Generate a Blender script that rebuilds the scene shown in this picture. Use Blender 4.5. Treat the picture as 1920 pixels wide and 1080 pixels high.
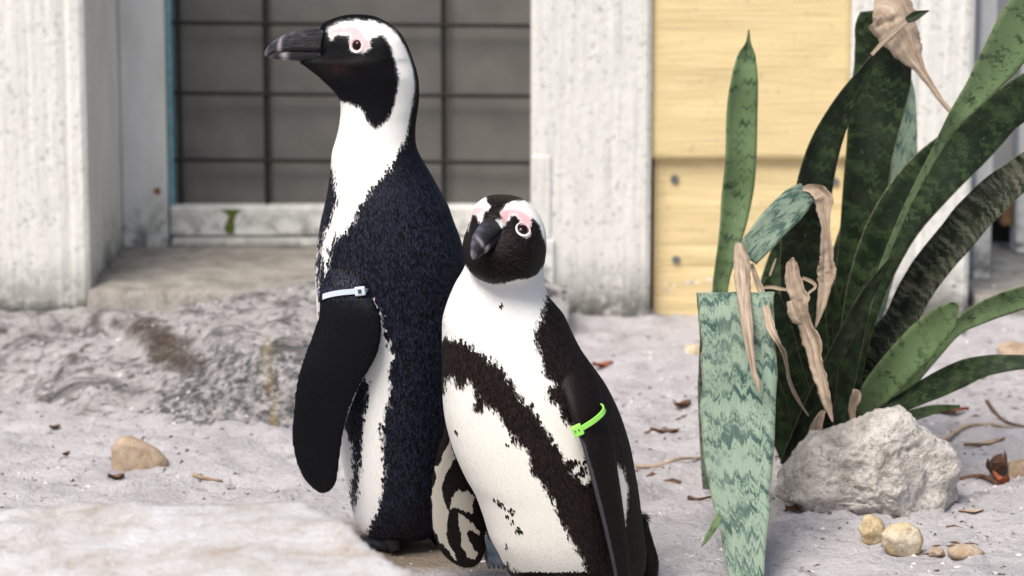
import bpy, bmesh, math, random
import numpy as np
from mathutils import Vector, Matrix
from mathutils.bvhtree import BVHTree

for o in list(bpy.data.objects):
    bpy.data.objects.remove(o)
scene = bpy.context.scene
COL = scene.collection
rng = np.random.default_rng(7)
random.seed(7)
R = math.radians

# ------------------------------------------------------------------ camera
CAM = np.array([0.0, 0.0, 0.92])
PITCH = R(9.8)
FPX = 5600.0                                    # focal length in photo pixels (1920 wide)
cd = bpy.data.cameras.new('camera')
cam = bpy.data.objects.new('camera', cd); COL.objects.link(cam)
cam.location = CAM; cam.rotation_euler = (R(90) - PITCH, 0, 0)
cd.sensor_width = 36; cd.lens = FPX / 1920 * 36
cd.clip_start = 0.05; cd.clip_end = 400
cd.dof.use_dof = True; cd.dof.focus_distance = 3.40; cd.dof.aperture_fstop = 6.3
scene.camera = cam

# ------------------------------------------------------------------ sky, sun, exposure
SUN_EL, SUN_AZ = 56.0, -150.0                   # azimuth: 0 = +Y, clockwise seen from above
w = bpy.data.worlds.new('World'); scene.world = w; w.use_nodes = True
nt = w.node_tree; nt.nodes.clear()
sky = nt.nodes.new('ShaderNodeTexSky'); sky.sky_type = 'NISHITA'; sky.sun_disc = False
sky.sun_elevation = R(SUN_EL); sky.sun_rotation = R(SUN_AZ)
sky.air_density = 1.0; sky.dust_density = 4.0; sky.ozone_density = 1.0
bg = nt.nodes.new('ShaderNodeBackground'); bg.inputs['Strength'].default_value = 0.10
wo = nt.nodes.new('ShaderNodeOutputWorld')
nt.links.new(sky.outputs[0], bg.inputs[0]); nt.links.new(bg.outputs[0], wo.inputs[0])
sl = bpy.data.lights.new('sun', 'SUN'); sl.energy = 2.9; sl.angle = R(30); sl.color = (1.0, 0.95, 0.88)
so = bpy.data.objects.new('sun', sl); COL.objects.link(so)
sd = Vector((math.sin(R(SUN_AZ)) * math.cos(R(SUN_EL)), math.cos(R(SUN_AZ)) * math.cos(R(SUN_EL)), math.sin(R(SUN_EL))))
so.rotation_euler = sd.to_track_quat('Z', 'Y').to_euler(); so.location = (0, 0, 6)
vs = scene.view_settings
vs.view_transform = 'Standard'; vs.look = 'None'; vs.exposure = 0.42; vs.gamma = 1.0; vs.use_curve_mapping = False

# ------------------------------------------------------------------ pixel helpers
FW = np.array([0, math.cos(PITCH), -math.sin(PITCH)])
UPV = np.array([0, math.sin(PITCH), math.cos(PITCH)])
RT = np.array([1.0, 0, 0])
def pdir(px, py): return FW + RT * ((px - 960) / FPX) + UPV * ((540 - py) / FPX)
def at_Y(px, py, Y):
    d = pdir(px, py); return CAM + d * (Y / d[1])
def on_z(px, py, z=0.0):
    d = pdir(px, py); return CAM + d * ((z - CAM[2]) / d[2])
def to_px(P):
    v = np.asarray(P) - CAM; d = v @ FW
    return np.stack([960 + FPX * (v @ RT) / d, 540 - FPX * (v @ UPV) / d], -1)
def mpp(Y): return Y / (math.cos(PITCH) * FPX) * 1.0        # metres per pixel, about

# ------------------------------------------------------------------ noise in numpy
def vnoise(P, seed=0):
    P = np.asarray(P, float); i = np.floor(P).astype(np.int64); f = P - i; u = f * f * (3 - 2 * f)
    def h(a, b, c):
        n = (a * 374761393 + b * 668265263 + c * 1442695041 + seed * 974711) & 0xffffffff
        n = ((n ^ (n >> 13)) * 1274126177) & 0xffffffff
        n = ((n ^ (n >> 16)) * 2246822519) & 0xffffffff
        return (n ^ (n >> 15)) / 4294967295.0
    r = 0
    for dx in (0, 1):
        for dy in (0, 1):
            for dz in (0, 1):
                wgt = (u[:, 0] if dx else 1 - u[:, 0]) * (u[:, 1] if dy else 1 - u[:, 1]) * (u[:, 2] if dz else 1 - u[:, 2])
                r = r + wgt * h(i[:, 0] + dx, i[:, 1] + dy, i[:, 2] + dz)
    return r * 2 - 1
def fbm(P, oct=4, seed=0, gain=0.5):
    r, a, P = 0, 1.0, np.asarray(P, float)
    for k in range(oct):
        r = r + a * vnoise(P * (2.03 ** k) + 17.3 * k, seed + k); a *= gain
    return r
def sstep(a, b, x):
    t = np.clip((np.asarray(x, float) - a) / (b - a), 0, 1); return t * t * (3 - 2 * t)
def poly_sdf(poly, P):
    """signed distance (negative inside) of points P to a polygon, both 2D"""
    poly = np.asarray(poly, float); P = np.asarray(P, float)
    d = np.full(len(P), 1e18); ins = np.zeros(len(P), bool)
    n = len(poly)
    for i in range(n):
        a = poly[i]; b = poly[(i + 1) % n]; e = b - a; q = P - a
        t = np.clip((q @ e) / max(e @ e, 1e-12), 0, 1)
        d = np.minimum(d, ((q - t[:, None] * e) ** 2).sum(1))
        c = (a[1] <= P[:, 1]) != (b[1] <= P[:, 1])
        if abs(b[1] - a[1]) > 1e-12:
            xi = a[0] + (P[:, 1] - a[1]) * (b[0] - a[0]) / (b[1] - a[1])
            ins ^= c & (P[:, 0] < xi)
    d = np.sqrt(d); return np.where(ins, -d, d)
def catmull(pts, n):
    pts = np.asarray(pts, float)
    t = np.linspace(0, len(pts) - 1, n); out = []
    for x in t:
        i = min(int(x), len(pts) - 2); f = x - i
        p0 = pts[max(i - 1, 0)]; p1 = pts[i]; p2 = pts[i + 1]; p3 = pts[min(i + 2, len(pts) - 1)]
        out.append(0.5 * (2 * p1 + (p2 - p0) * f + (2 * p0 - 5 * p1 + 4 * p2 - p3) * f * f + (3 * p1 - p0 - 3 * p2 + p3) * f ** 3))
    return np.array(out)

# ------------------------------------------------------------------ object helpers
def mesh_from(name, V, F, mat=None, smooth=False):
    me = bpy.data.meshes.new(name)
    me.from_pydata([tuple(v) for v in V], [], [tuple(f) for f in F]); me.update()
    if mat: me.materials.append(mat)
    if smooth: me.polygons.foreach_set('use_smooth', [True] * len(me.polygons))
    return me
def obj(name, V, F, mat=None, parent=None, smooth=False, base=None):
    """one mesh object; V in world metres. With a parent the vertices are kept relative to it."""
    V = np.asarray(V, float)
    if parent is not None:
        b = np.array(parent['_base'])
    else:
        b = np.array(base, float) if base is not None else np.array( [(V[:, 0].min() + V[:, 0].max()) / 2, (V[:, 1].min() + V[:, 1].max()) / 2, V[:, 2].min()])
    me = mesh_from(name, V - b, F, mat, smooth)
    o = bpy.data.objects.new(name, me); COL.objects.link(o)
    if parent is not None: o.parent = parent; o['_base'] = [float(q) for q in b]
    else: o.location = b; o['_base'] = [float(q) for q in b]
    return o
def thing(name, base, label, cat, group=None):
    o = bpy.data.objects.new(name, None); COL.objects.link(o)
    o.location = base; o.empty_display_size = 0.05; o['_base'] = list(map(float, base))
    return tag(o, label, cat, group)
def tag(o, label=None, cat=None, group=None, kind=None):
    if label: o['label'] = label
    if cat: o['category'] = cat
    if group: o['group'] = group
    if kind: o['kind'] = kind
    return o
def box_vf(x0, x1, y0, y1, z0, z1, bev=0.0, seg=2):
    bm = bmesh.new(); bmesh.ops.create_cube(bm, size=1)
    for v in bm.verts:
        v.co = Vector(((x0 + x1) / 2 + v.co.x * (x1 - x0), (y0 + y1) / 2 + v.co.y * (y1 - y0), (z0 + z1) / 2 + v.co.z * (z1 - z0)))
    if bev: bmesh.ops.bevel(bm, geom=bm.edges[:], offset=bev, segments=seg, affect='EDGES', profile=0.5)
    bm.verts.index_update()
    V = [tuple(v.co) for v in bm.verts]; F = [[v.index for v in f.verts] for f in bm.faces]; bm.free(); return V, F
def cyl_vf(a, b, r0, r1=None, n=12):
    a = Vector(a); b = Vector(b); r1 = r0 if r1 is None else r1
    q = (b - a).to_track_quat('Z', 'Y'); V = []
    for p, r in ((a, r0), (b, r1)):
        for k in range(n):
            t = 2 * math.pi * k / n; V.append(tuple(p + q @ Vector((math.cos(t) * r, math.sin(t) * r, 0))))
    F = [[k, (k + 1) % n, n + (k + 1) % n, n + k] for k in range(n)] + [list(range(n))[::-1], list(range(n, 2 * n))]
    return V, F
def tube_vf(pts, rad, n=8):
    """tube through 3D points with radius per point"""
    pts = [Vector(p) for p in pts]; V = []; F = []
    for i, p in enumerate(pts):
        t = (pts[min(i + 1, len(pts) - 1)] - pts[max(i - 1, 0)]).normalized(); q = t.to_track_quat('Z', 'Y')
        for k in range(n):
            a = 2 * math.pi * k / n; V.append(tuple(p + q @ Vector((math.cos(a) * rad[i], math.sin(a) * rad[i], 0))))
    for i in range(len(pts) - 1):
        for k in range(n):
            F.append([i * n + k, i * n + (k + 1) % n, (i + 1) * n + (k + 1) % n, (i + 1) * n + k])
    F += [list(range(n))[::-1], list(range((len(pts) - 1) * n, len(pts) * n))]
    return V, F
def join_vf(*parts):
    V, F = [], []
    for v, f in parts:
        k = len(V); V += [tuple(x) for x in v]; F += [[i + k for i in q] for q in f]
    return V, F
def set_col(me, cols, name='Col'):
    a = me.color_attributes.new(name, 'FLOAT_COLOR', 'POINT')
    c = np.ones((len(cols), 4), np.float32); c[:, :3] = cols
    a.data.foreach_set('color', c.ravel())

# ------------------------------------------------------------------ materials
class Mat:
    def __init__(s, name, rough=0.6, spec=0.5):
        s.m = bpy.data.materials.new(name); s.m.use_nodes = True; s.nt = s.m.node_tree
        s.b = s.nt.nodes['Principled BSDF']; s.b.inputs['Roughness'].default_value = rough
        s.b.inputs['Specular IOR Level'].default_value = spec
        s.g = s.nt.nodes.new('ShaderNodeNewGeometry'); s.pos = s.g.outputs['Position']
    def n(s, t, **k):
        x = s.nt.nodes.new(t)
        for a, v in k.items(): setattr(x, a, v)
        return x
    def link(s, a, b): s.nt.links.new(a, b)
    def mapping(s, vec=None, scale=(1, 1, 1), loc=(0, 0, 0), rot=(0, 0, 0)):
        x = s.n('ShaderNodeMapping'); s.link(vec or s.pos, x.inputs['Vector'])
        x.inputs['Scale'].default_value = scale; x.inputs['Location'].default_value = loc; x.inputs['Rotation'].default_value = rot
        return x.outputs[0]
    def noise(s, scale, vec=None, detail=4, rough=0.55, dist=0.0):
        x = s.n('ShaderNodeTexNoise'); s.link(vec or s.pos, x.inputs['Vector'])
        x.inputs['Scale'].default_value = scale; x.inputs['Detail'].default_value = detail
        x.inputs['Roughness'].default_value = rough; x.inputs['Distortion'].default_value = dist
        return x.outputs['Fac']
    def voronoi(s, scale, vec=None, feature='F1', out='Distance'):
        x = s.n('ShaderNodeTexVoronoi', feature=feature); s.link(vec or s.pos, x.inputs['Vector'])
        x.inputs['Scale'].default_value = scale; return x.outputs[out]
    def ramp(s, fac, stops, interp='LINEAR'):
        x = s.n('ShaderNodeValToRGB'); s.link(fac, x.inputs[0]); e = x.color_ramp.elements; x.color_ramp.interpolation = interp
        while len(e) < len(stops): e.new(0.5)
        for q, (p, c) in zip(e, stops):
            q.position = p; q.color = (c, c, c, 1) if not hasattr(c, '__len__') else (*c, 1)
        return x.outputs[0]
    def mix(s, fac, a, b, mode='MIX'):
        x = s.n('ShaderNodeMix', data_type='RGBA', blend_type=mode)
        for sock, v in ((0, fac), (6, a), (7, b)):
            if hasattr(v, 'is_output'): s.link(v, x.inputs[sock])
            elif sock == 0: x.inputs[0].default_value = v
            else: x.inputs[sock].default_value = (*v, 1)
        return x.outputs[2]
    def math(s, op, a, b=None, c=None):
        x = s.n('ShaderNodeMath', operation=op)
        for i, v in enumerate((a, b, c)):
            if v is None: continue
            if hasattr(v, 'is_output'): s.link(v, x.inputs[i])
            else: x.inputs[i].default_value = v
        return x.outputs[0]
    def sep(s, vec):
        x = s.n('ShaderNodeSeparateXYZ'); s.link(vec, x.inputs[0]); return x.outputs
    def color(s, c):
        if hasattr(c, 'is_output'): s.link(c, s.b.inputs['Base Color'])
        else: s.b.inputs['Base Color'].default_value = (*c, 1)
        return s
    def bump(s, h, strength=0.5, dist=0.01):
        x = s.n('ShaderNodeBump'); s.link(h, x.inputs['Height']); x.inputs['Strength'].default_value = strength
        x.inputs['Distance'].default_value = dist; s.link(x.outputs[0], s.b.inputs['Normal']); return s
    def rough(s, sock): s.link(sock, s.b.inputs['Roughness']); return s

def simple(name, c, rough=0.5, spec=0.5, var=0.0, vscale=60):
    m = Mat(name, rough, spec)
    if var:
        f = m.noise(vscale)
        m.color(m.ramp(f, [(0.3, [x * (1 - var) for x in c]), (0.7, [min(1, x * (1 + var)) for x in c])]))
    else: m.color(c)
    return m.m

def make_plaster():
    m = Mat('painted_plaster', 0.75, 0.3)
    st = m.noise(1.0, m.mapping(scale=(150, 150, 7)), 5, 0.7)          # brushed vertical streaks
    sp = m.noise(120, None, 5, 0.7)
    c = m.ramp(st, [(0.26, (0.50, 0.495, 0.44)), (0.44, (0.69, 0.685, 0.645)), (0.7, (0.77, 0.765, 0.735))])
    c = m.mix(m.ramp(sp, [(0.33, 1.0), (0.44, 0.0)]), c, (0.38, 0.38, 0.33))
    z = m.sep(m.pos)[2]
    n2 = m.noise(16, None, 6, 0.75)
    dirt = m.math('MULTIPLY', m.ramp(z, [(0.0, 1.0), (0.04, 0.65), (0.12, 0.0)]), m.ramp(n2, [(0.36, 0.0), (0.52, 1.0)]))
    c = m.mix(dirt, c, (0.085, 0.085, 0.07))
    big = m.noise(5, None, 4, 0.6)
    c = m.mix(m.ramp(big, [(0.55, 0.0), (0.8, 0.35)]), c, (0.45, 0.47, 0.40))
    m.color(c)
    m.bump(m.math('ADD', m.math('MULTIPLY', st, 1.0), m.math('MULTIPLY', sp, 0.5)), 0.5, 0.005)
    return m.m
def make_smooth_white():
    m = Mat('smooth_white_paint', 0.55, 0.4)
    f = m.noise(14, m.mapping(scale=(1, 1, 0.35)), 5, 0.6)
    c = m.ramp(f, [(0.3, (0.60, 0.61, 0.58)), (0.65, (0.76, 0.76, 0.75))])
    z = m.sep(m.pos)[2]
    d = m.math('MULTIPLY', m.ramp(z, [(0.05, 1.0), (0.10, 0.5), (0.16, 0.0)]), m.ramp(m.noise(30, None, 5, 0.7), [(0.45, 0.0), (0.6, 1.0)]))
    c = m.mix(d, c, (0.05, 0.055, 0.04))
    m.color(c); m.bump(m.noise(60), 0.25, 0.003); return m.m
def make_yellow():
    m = Mat('yellow_painted_wood', 0.6, 0.35)
    g = m.noise(1.0, m.mapping(scale=(9, 40, 210)), 5, 0.6, 0.4)
    c = m.ramp(g, [(0.22, (0.58, 0.45, 0.22)), (0.46, (0.72, 0.57, 0.30)), (0.75, (0.77, 0.63, 0.36))])
    sp = m.noise(90, m.mapping(scale=(1, 1, 0.7)), 4, 0.7)
    c = m.mix(m.ramp(sp, [(0.30, 0.55), (0.40, 0.0)]), c, (0.42, 0.33, 0.20))
    m.color(c); m.bump(g, 0.5, 0.004); return m.m
def make_sand():
    m = Mat('pale_sand', 0.95, 0.15)
    f = m.noise(9, None, 6, 0.65)
    c = m.ramp(f, [(0.25, (0.37, 0.35, 0.36)), (0.5, (0.51, 0.488, 0.502)), (0.75, (0.59, 0.567, 0.58))])
    f2 = m.noise(150, None, 4, 0.75)
    c = m.mix(m.ramp(f2, [(0.30, 0.8), (0.42, 0.0)]), c, (0.20, 0.19, 0.20))
    f3 = m.noise(380, None, 2, 0.6)
    c = m.mix(m.ramp(f3, [(0.62, 0.0), (0.72, 0.6)]), c, (0.78, 0.76, 0.78))
    f4 = m.noise(34, None, 5, 0.75)
    c = m.mix(m.ramp(f4, [(0.57, 0.0), (0.68, 0.8)]), c, (0.25, 0.235, 0.235))
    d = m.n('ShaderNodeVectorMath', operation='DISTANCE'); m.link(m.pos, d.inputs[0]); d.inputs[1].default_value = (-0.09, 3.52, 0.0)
    soil_shade = m.math('SUBTRACT', d.outputs['Value'], m.math('MULTIPLY', m.noise(18, None, 4), 0.10))
    c = m.mix(m.ramp(soil_shade, [(0.05, 0.85), (0.11, 0.0)]), c, (0.17, 0.125, 0.075))          # brown earth, with the shade under the taller penguin painted in
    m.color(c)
    m.bump(m.math('ADD', m.math('MULTIPLY', m.noise(45, None, 6, 0.7), 1.0), m.math('MULTIPLY', f2, 0.5)), 0.9, 0.012); return m.m
def make_ledge():
    m = Mat('weathered_ledge_rock', 0.9, 0.2)
    f = m.noise(11, m.mapping(scale=(1, 1, 1.6)), 7, 0.72, 0.6)
    c = m.ramp(f, [(0.34, (0.09, 0.085, 0.08)), (0.43, (0.25, 0.235, 0.23)), (0.49, (0.45, 0.43, 0.42)), (0.75, (0.57, 0.55, 0.545))])
    f2 = m.noise(48, None, 6, 0.75, 0.5)
    c = m.mix(m.ramp(f2, [(0.38, 0.9), (0.49, 0.0)]), c, (0.075, 0.07, 0.075))
    at = m.n('ShaderNodeAttribute', attribute_name='Col')
    ch = m.n('ShaderNodeSeparateColor'); m.link(at.outputs['Color'], ch.inputs[0])
    br = m.noise(85, None, 5, 0.8)
    c = m.mix(m.math('MULTIPLY', ch.outputs[0], m.ramp(br, [(0.44, 1.0), (0.66, 0.45)])), c, (0.085, 0.062, 0.048))       # brown lichen stain
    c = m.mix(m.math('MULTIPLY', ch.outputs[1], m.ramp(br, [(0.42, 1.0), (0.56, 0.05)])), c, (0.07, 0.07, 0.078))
    c = m.mix(m.math('MULTIPLY', ch.outputs[2], m.ramp(br, [(0.3, 1.0), (0.62, 0.4)])), c, (0.34, 0.24, 0.07))
    m.color(c); m.bump(m.math('ADD', f, f2), 1.0, 0.014); return m.m
def make_rock(name, a, b, dark, bump=1.0):
    m = Mat(name, 0.85, 0.25)
    f = m.noise(22, None, 7, 0.7, 0.4); f2 = m.noise(120, None, 4, 0.7)
    c = m.ramp(f, [(0.30, dark), (0.47, a), (0.66, b)])
    c = m.mix(m.ramp(f2, [(0.32, 0.8), (0.45, 0.0)]), c, dark)
    c = m.mix(m.ramp(m.noise(200, None, 2), [(0.64, 0), (0.74, 0.7)]), c, [min(1, x * 1.35) for x in b])
    m.color(c); m.bump(m.math('ADD', f, m.math('MULTIPLY', f2, 0.6)), bump, 0.010); return m.m
def make_leaf(name, dark, light, scale=1.0, thr=0.5, zamp=1.5, ffreq=1.0):
    """snake plant: zigzag cross bands along the blade"""
    m = Mat(name, 0.45, 0.25)
    uv = m.n('ShaderNodeUVMap', uv_map='UVMap').outputs[0]
    obi = m.n('ShaderNodeObjectInfo').outputs['Random']
    s = m.sep(uv)
    zig = m.noise(1.0, m.mapping(uv, (7.5, 1.2, 1)), 3, 0.6)                      # shifts bands across the width
    zz = m.math('PINGPONG', m.math('ADD', m.math('MULTIPLY', s[0], 5.0), m.math('MULTIPLY', zig, 2.2)), 0.5)
    ln = m.math('ADD', m.math('MULTIPLY', s[1], 60.0 * scale), m.math('ADD', m.math('MULTIPLY', zig, 2.2), m.math('MULTIPLY', zz, zamp)))
    ln = m.math('ADD', ln, m.math('MULTIPLY', obi, 50.0))
    cx = m.n('ShaderNodeCombineXYZ'); m.link(ln, cx.inputs[1]); m.link(m.math('MULTIPLY', s[0], 1.3), cx.inputs[0])
    band = m.noise(1.0, cx.outputs[0], 3, 0.62)
    fine = m.noise(1.0, m.mapping(uv, (26 * ffreq, 160 * ffreq, 1)), 4, 0.7)
    v = m.math('ADD', band, m.math('MULTIPLY', m.math('SUBTRACT', fine, 0.5), 0.45))
    c = m.ramp(v, [(thr - 0.07, dark), (thr + 0.05, light)])
    big = m.noise(1.0, m.mapping(uv, (2, 12, 1)), 3)
    c = m.mix(m.ramp(big, [(0.4, 0.0), (0.7, 0.35)]), c, [x * 0.8 + 0.03 for x in light])
    # scars and dry scratches, dry rim
    sc = m.noise(1.0, m.mapping(uv, (14, 70, 1), (3, 1, 0)), 4, 0.75, 0.8)
    c = m.mix(m.ramp(sc, [(0.66, 0.0), (0.73, 0.85)]), c, (0.38, 0.33, 0.24))
    rim = m.math('ABSOLUTE', m.math('SUBTRACT', s[0], 0.5))
    c = m.mix(m.math('MULTIPLY', m.ramp(rim, [(0.475, 0.0), (0.49, 1.0)]), m.ramp(fine, [(0.4, 0.2), (0.6, 0.8)])), c, (0.24, 0.22, 0.13))
    m.color(c); m.bump(m.math('ADD', m.math('MULTIPLY', fine, 0.5), m.noise(1.0, m.mapping(uv, (40, 3, 1)), 3)), 0.35, 0.003)
    m.rough(m.ramp(fine, [(0.3, 0.36), (0.7, 0.6)])); return m.m
def make_dry():
    m = Mat('dry_leaf', 0.8, 0.2)
    uv = m.n('ShaderNodeUVMap', uv_map='UVMap').outputs[0]
    f = m.noise(1.0, m.mapping(uv, (4, 14, 1)), 5, 0.6, 0.2); g = m.noise(1.0, m.mapping(uv, (30, 4, 1)), 4, 0.6)
    c = m.ramp(f, [(0.28, (0.19, 0.115, 0.065)), (0.48, (0.40, 0.31, 0.23)), (0.7, (0.56, 0.48, 0.39))])
    c = m.mix(m.ramp(g, [(0.32, 0.5), (0.45, 0.0)]), c, (0.20, 0.14, 0.09))
    m.color(c); m.bump(m.math('ADD', f, g), 0.4, 0.004)
    m.b.inputs['Transmission Weight'].default_value = 0.0
    return m.m
def make_plumage(name, rough=0.5, spec=0.35, sheen=0.0):
    m = Mat(name, rough, spec)
    at = m.n('ShaderNodeAttribute', attribute_name='Col'); m.color(at.outputs['Color'])
    m.bump(m.noise(900, None, 3), 0.25, 0.001)
    return m.m
def make_beak():
    m = Mat('beak_horn', 0.34, 0.38)
    at = m.n('ShaderNodeAttribute', attribute_name='Col')
    f = m.noise(150, m.mapping(scale=(0.55, 1, 1.7)), 6, 0.72, 1.2)
    c = m.mix(m.ramp(f, [(0.56, 0.0), (0.72, 0.6)]), at.outputs['Color'], (0.11, 0.105, 0.15))
    m.color(c); m.bump(f, 0.8, 0.003); m.rough(m.ramp(f, [(0.3, 0.28), (0.7, 0.5)])); return m.m

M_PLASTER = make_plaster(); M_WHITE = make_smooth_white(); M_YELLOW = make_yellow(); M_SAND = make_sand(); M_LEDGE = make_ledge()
M_ROCK = make_rock('pale_limestone', (0.50, 0.46, 0.42), (0.70, 0.67, 0.63), (0.20, 0.185, 0.165))
M_FORE = make_rock('bleached_rock', (0.47, 0.445, 0.43), (0.58, 0.58, 0.595), (0.37, 0.31, 0.26), 0.6)
M_TAN = make_rock('tan_stone', (0.36, 0.27, 0.19), (0.50, 0.41, 0.31), (0.24, 0.16, 0.10), 0.3)
M_PEB = make_rock('cream_pebble', (0.50, 0.40, 0.24), (0.66, 0.60, 0.50), (0.36, 0.24, 0.12), 0.4)
M_CONC = make_rock('concrete', (0.27, 0.25, 0.225), (0.38, 0.36, 0.33), (0.13, 0.12, 0.10), 0.6)
M_LEAF = make_leaf('snake_leaf_dark', (0.004, 0.011, 0.003), (0.029, 0.054, 0.017), 1.1, 0.55, 0.5, 1.3)  # deep green, darkened further to put the clump's inner shade into the colour
M_LEAF2 = make_leaf('snake_leaf_mottled', (0.006, 0.014, 0.005), (0.13, 0.135, 0.095), 2.2, 0.55, 0.3, 1.6)
M_LEAF3 = make_leaf('snake_leaf_mid', (0.022, 0.050, 0.022), (0.125, 0.190, 0.085), 1.5, 0.43, 0.8)
M_LEAFP = make_leaf('snake_leaf_pale', (0.020, 0.065, 0.055), (0.215, 0.290, 0.215), 0.95, 0.475)
M_DRY = make_dry()
M_GREY = simple('grey_backing', (0.125, 0.120, 0.113), 0.7, 0.3, 0.12, 20)
M_WIRE = simple('dark_wire', (0.018, 0.016, 0.017), 0.6, 0.2, 0.2)
M_BLUE = simple('faded_blue_paint', (0.16, 0.32, 0.38), 0.6, 0.3, 0.25)
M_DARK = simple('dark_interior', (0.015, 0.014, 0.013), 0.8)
M_RUST = simple('rust', (0.22, 0.085, 0.03), 0.9, 0.2, 0.4, 150)
M_SCREW = simple('zinc_screw', (0.13, 0.14, 0.14), 0.45, 0.5, 0.2)
M_MOSS = simple('moss', (0.10, 0.13, 0.03), 0.95, 0.1, 0.5, 200)
M_BROWN = simple('brown_litter', (0.12, 0.065, 0.04), 0.8, 0.2, 0.45, 120)
M_RED = simple('red_litter', (0.26, 0.075, 0.035), 0.75, 0.2, 0.4, 120)
M_GRIT = simple('dark_grit', (0.11, 0.10, 0.095), 0.9, 0.2, 0.6, 40)
M_GRITP = simple('pale_grit', (0.60, 0.56, 0.54), 0.9, 0.2, 0.3, 40)

# ------------------------------------------------------------------ ground
def ground_h(x, y):
    P = np.stack([np.asarray(x, float), np.asarray(y, float), np.zeros_like(np.asarray(x, float))], -1)
    near = sstep(12, 6, np.hypot(P[:, 0], P[:, 1] - 3.5))
    h = 0.010 * fbm(P * 3.1, 3, 11) + 0.0075 * fbm(P * 14, 4, 12)
    h += 0.0045 * fbm(P * 46, 3, 13)
    flat = np.minimum(np.hypot(P[:, 0] + 0.12, (P[:, 1] - 3.48)), np.hypot(P[:, 0] - 0.05, P[:, 1] - 3.28))
    h *= 0.25 + 0.75 * sstep(0.05, 0.25, flat)
    return h * near
def gz(x, y): return float(ground_h(np.array([x]), np.array([y]))[0])
def axis(lo, hi, step, far):
    a = list(np.arange(lo, hi + 1e-6, step)); s = step; x = hi
    while x < far: s *= 1.5; x += s; a.append(x)
    s = step; x = lo
    while x > -far: s *= 1.5; x -= s; a.insert(0, x)
    return np.array(a)
gx = axis(-1.15, 1.15, 0.009, 120); gy = axis(2.3, 5.3, 0.009, 120)
GX, GY = np.meshgrid(gx, gy); V = np.stack([GX.ravel(), GY.ravel(), ground_h(GX.ravel(), GY.ravel())], -1)
nx, ny = len(gx), len(gy)
I = np.arange(nx * ny).reshape(ny, nx)
F = np.stack([I[:-1, :-1].ravel(), I[:-1, 1:].ravel(), I[1:, 1:].ravel(), I[1:, :-1].ravel()], -1)
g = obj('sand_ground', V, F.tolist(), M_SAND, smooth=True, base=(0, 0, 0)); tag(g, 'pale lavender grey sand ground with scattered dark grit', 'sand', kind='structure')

def height_mesh(name, x0, x1, y0, y1, step, hf, mat):
    xs = np.arange(x0, x1 + 1e-6, step); ys = np.arange(y0, y1 + 1e-6, step)
    X, Y = np.meshgrid(xs, ys); X = X.ravel(); Y = Y.ravel(); Z = hf(X, Y)
    n, m_ = len(xs), len(ys); I = np.arange(n * m_).reshape(m_, n)
    Fq = np.stack([I[:-1, :-1].ravel(), I[:-1, 1:].ravel(), I[1:, 1:].ravel(), I[1:, :-1].ravel()], -1)
    keep = (Z[Fq] > -0.03).any(1)
    Fq = Fq[keep]; used = np.unique(Fq); remap = -np.ones(len(X), int); remap[used] = np.arange(len(used))
    return np.stack([X, Y, Z], -1)[used], remap[Fq].tolist()

# rock ledge in front of the screened opening
LEDGE = [(-0.66, 4.97), (-0.78, 4.80), (-0.88, 4.58), (-0.84, 4.44), (-0.70, 4.32), (-0.56, 4.23), (-0.42, 4.16), (-0.30, 4.11), (-0.18, 4.10), (-0.10, 4.13), (-0.05, 4.25), (-0.04, 4.60), (-0.05, 4.97)]
def ledge_h(X, Y):
    P2 = np.stack([X, Y], -1); P3 = np.stack([X, Y, np.zeros_like(X)], -1)
    wob = 0.05 * fbm(P3 * 5, 4, 31)
    d = -poly_sdf(LEDGE, P2) + wob
    back = Y > 4.86
    d = np.where(back, np.maximum(d, 0.12), d)
    slope = np.where(X < -0.42, 0.30, 0.14)
    slope = 0.13 + 0.20 * sstep(-0.33, -0.55, X)
    top = 0.060 + 0.020 * sstep(-0.62, -0.45, X) + 0.026 * sstep(4.85, 4.4, Y)
    h = top * sstep(-0.02, 1, d / slope) ** 0.75
    h += (0.012 * fbm(P3 * 9, 4, 32) + 0.006 * fbm(P3 * 26, 5, 33, 0.55)) * sstep(-0.02, 0.05, d)
    h = np.where(Y > 4.95, np.minimum(h, 0.056), h)
    return np.where(d > 0.0, h, -0.05 * np.minimum(1, -d * 12) - 0.002)
V, F = height_mesh('rock_ledge', -1.05, 0.10, 3.98, 4.97, 0.009, ledge_h, M_LEDGE)
o = obj('rock_ledge', V, F, M_LEDGE, smooth=True)
tag(o, 'weathered grey rock ledge with brown lichen patch sloping down to the sand', 'rock')
pp = to_px(V)
def soft_poly(poly, P, s): return np.clip(0.5 - poly_sdf(poly, P) / s, 0, 1)
nz = np.stack([fbm(V * 25, 3, 5), fbm(V * 25, 3, 6)], -1) * 16
brown = soft_poly([(250, 605), (290, 600), (360, 650), (385, 690), (375, 715), (330, 700), (300, 680), (265, 660), (250, 640)], pp + nz, 16)
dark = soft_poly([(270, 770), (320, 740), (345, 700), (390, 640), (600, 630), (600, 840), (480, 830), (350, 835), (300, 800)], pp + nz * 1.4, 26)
yel = soft_poly([(492, 630), (505, 632), (508, 700), (517, 760), (514, 835), (500, 835), (507, 770), (497, 700)], pp + nz * 0.3, 6)
set_col(o.data, np.stack([brown, dark * 0.95, yel * 0.8], -1))

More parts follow.
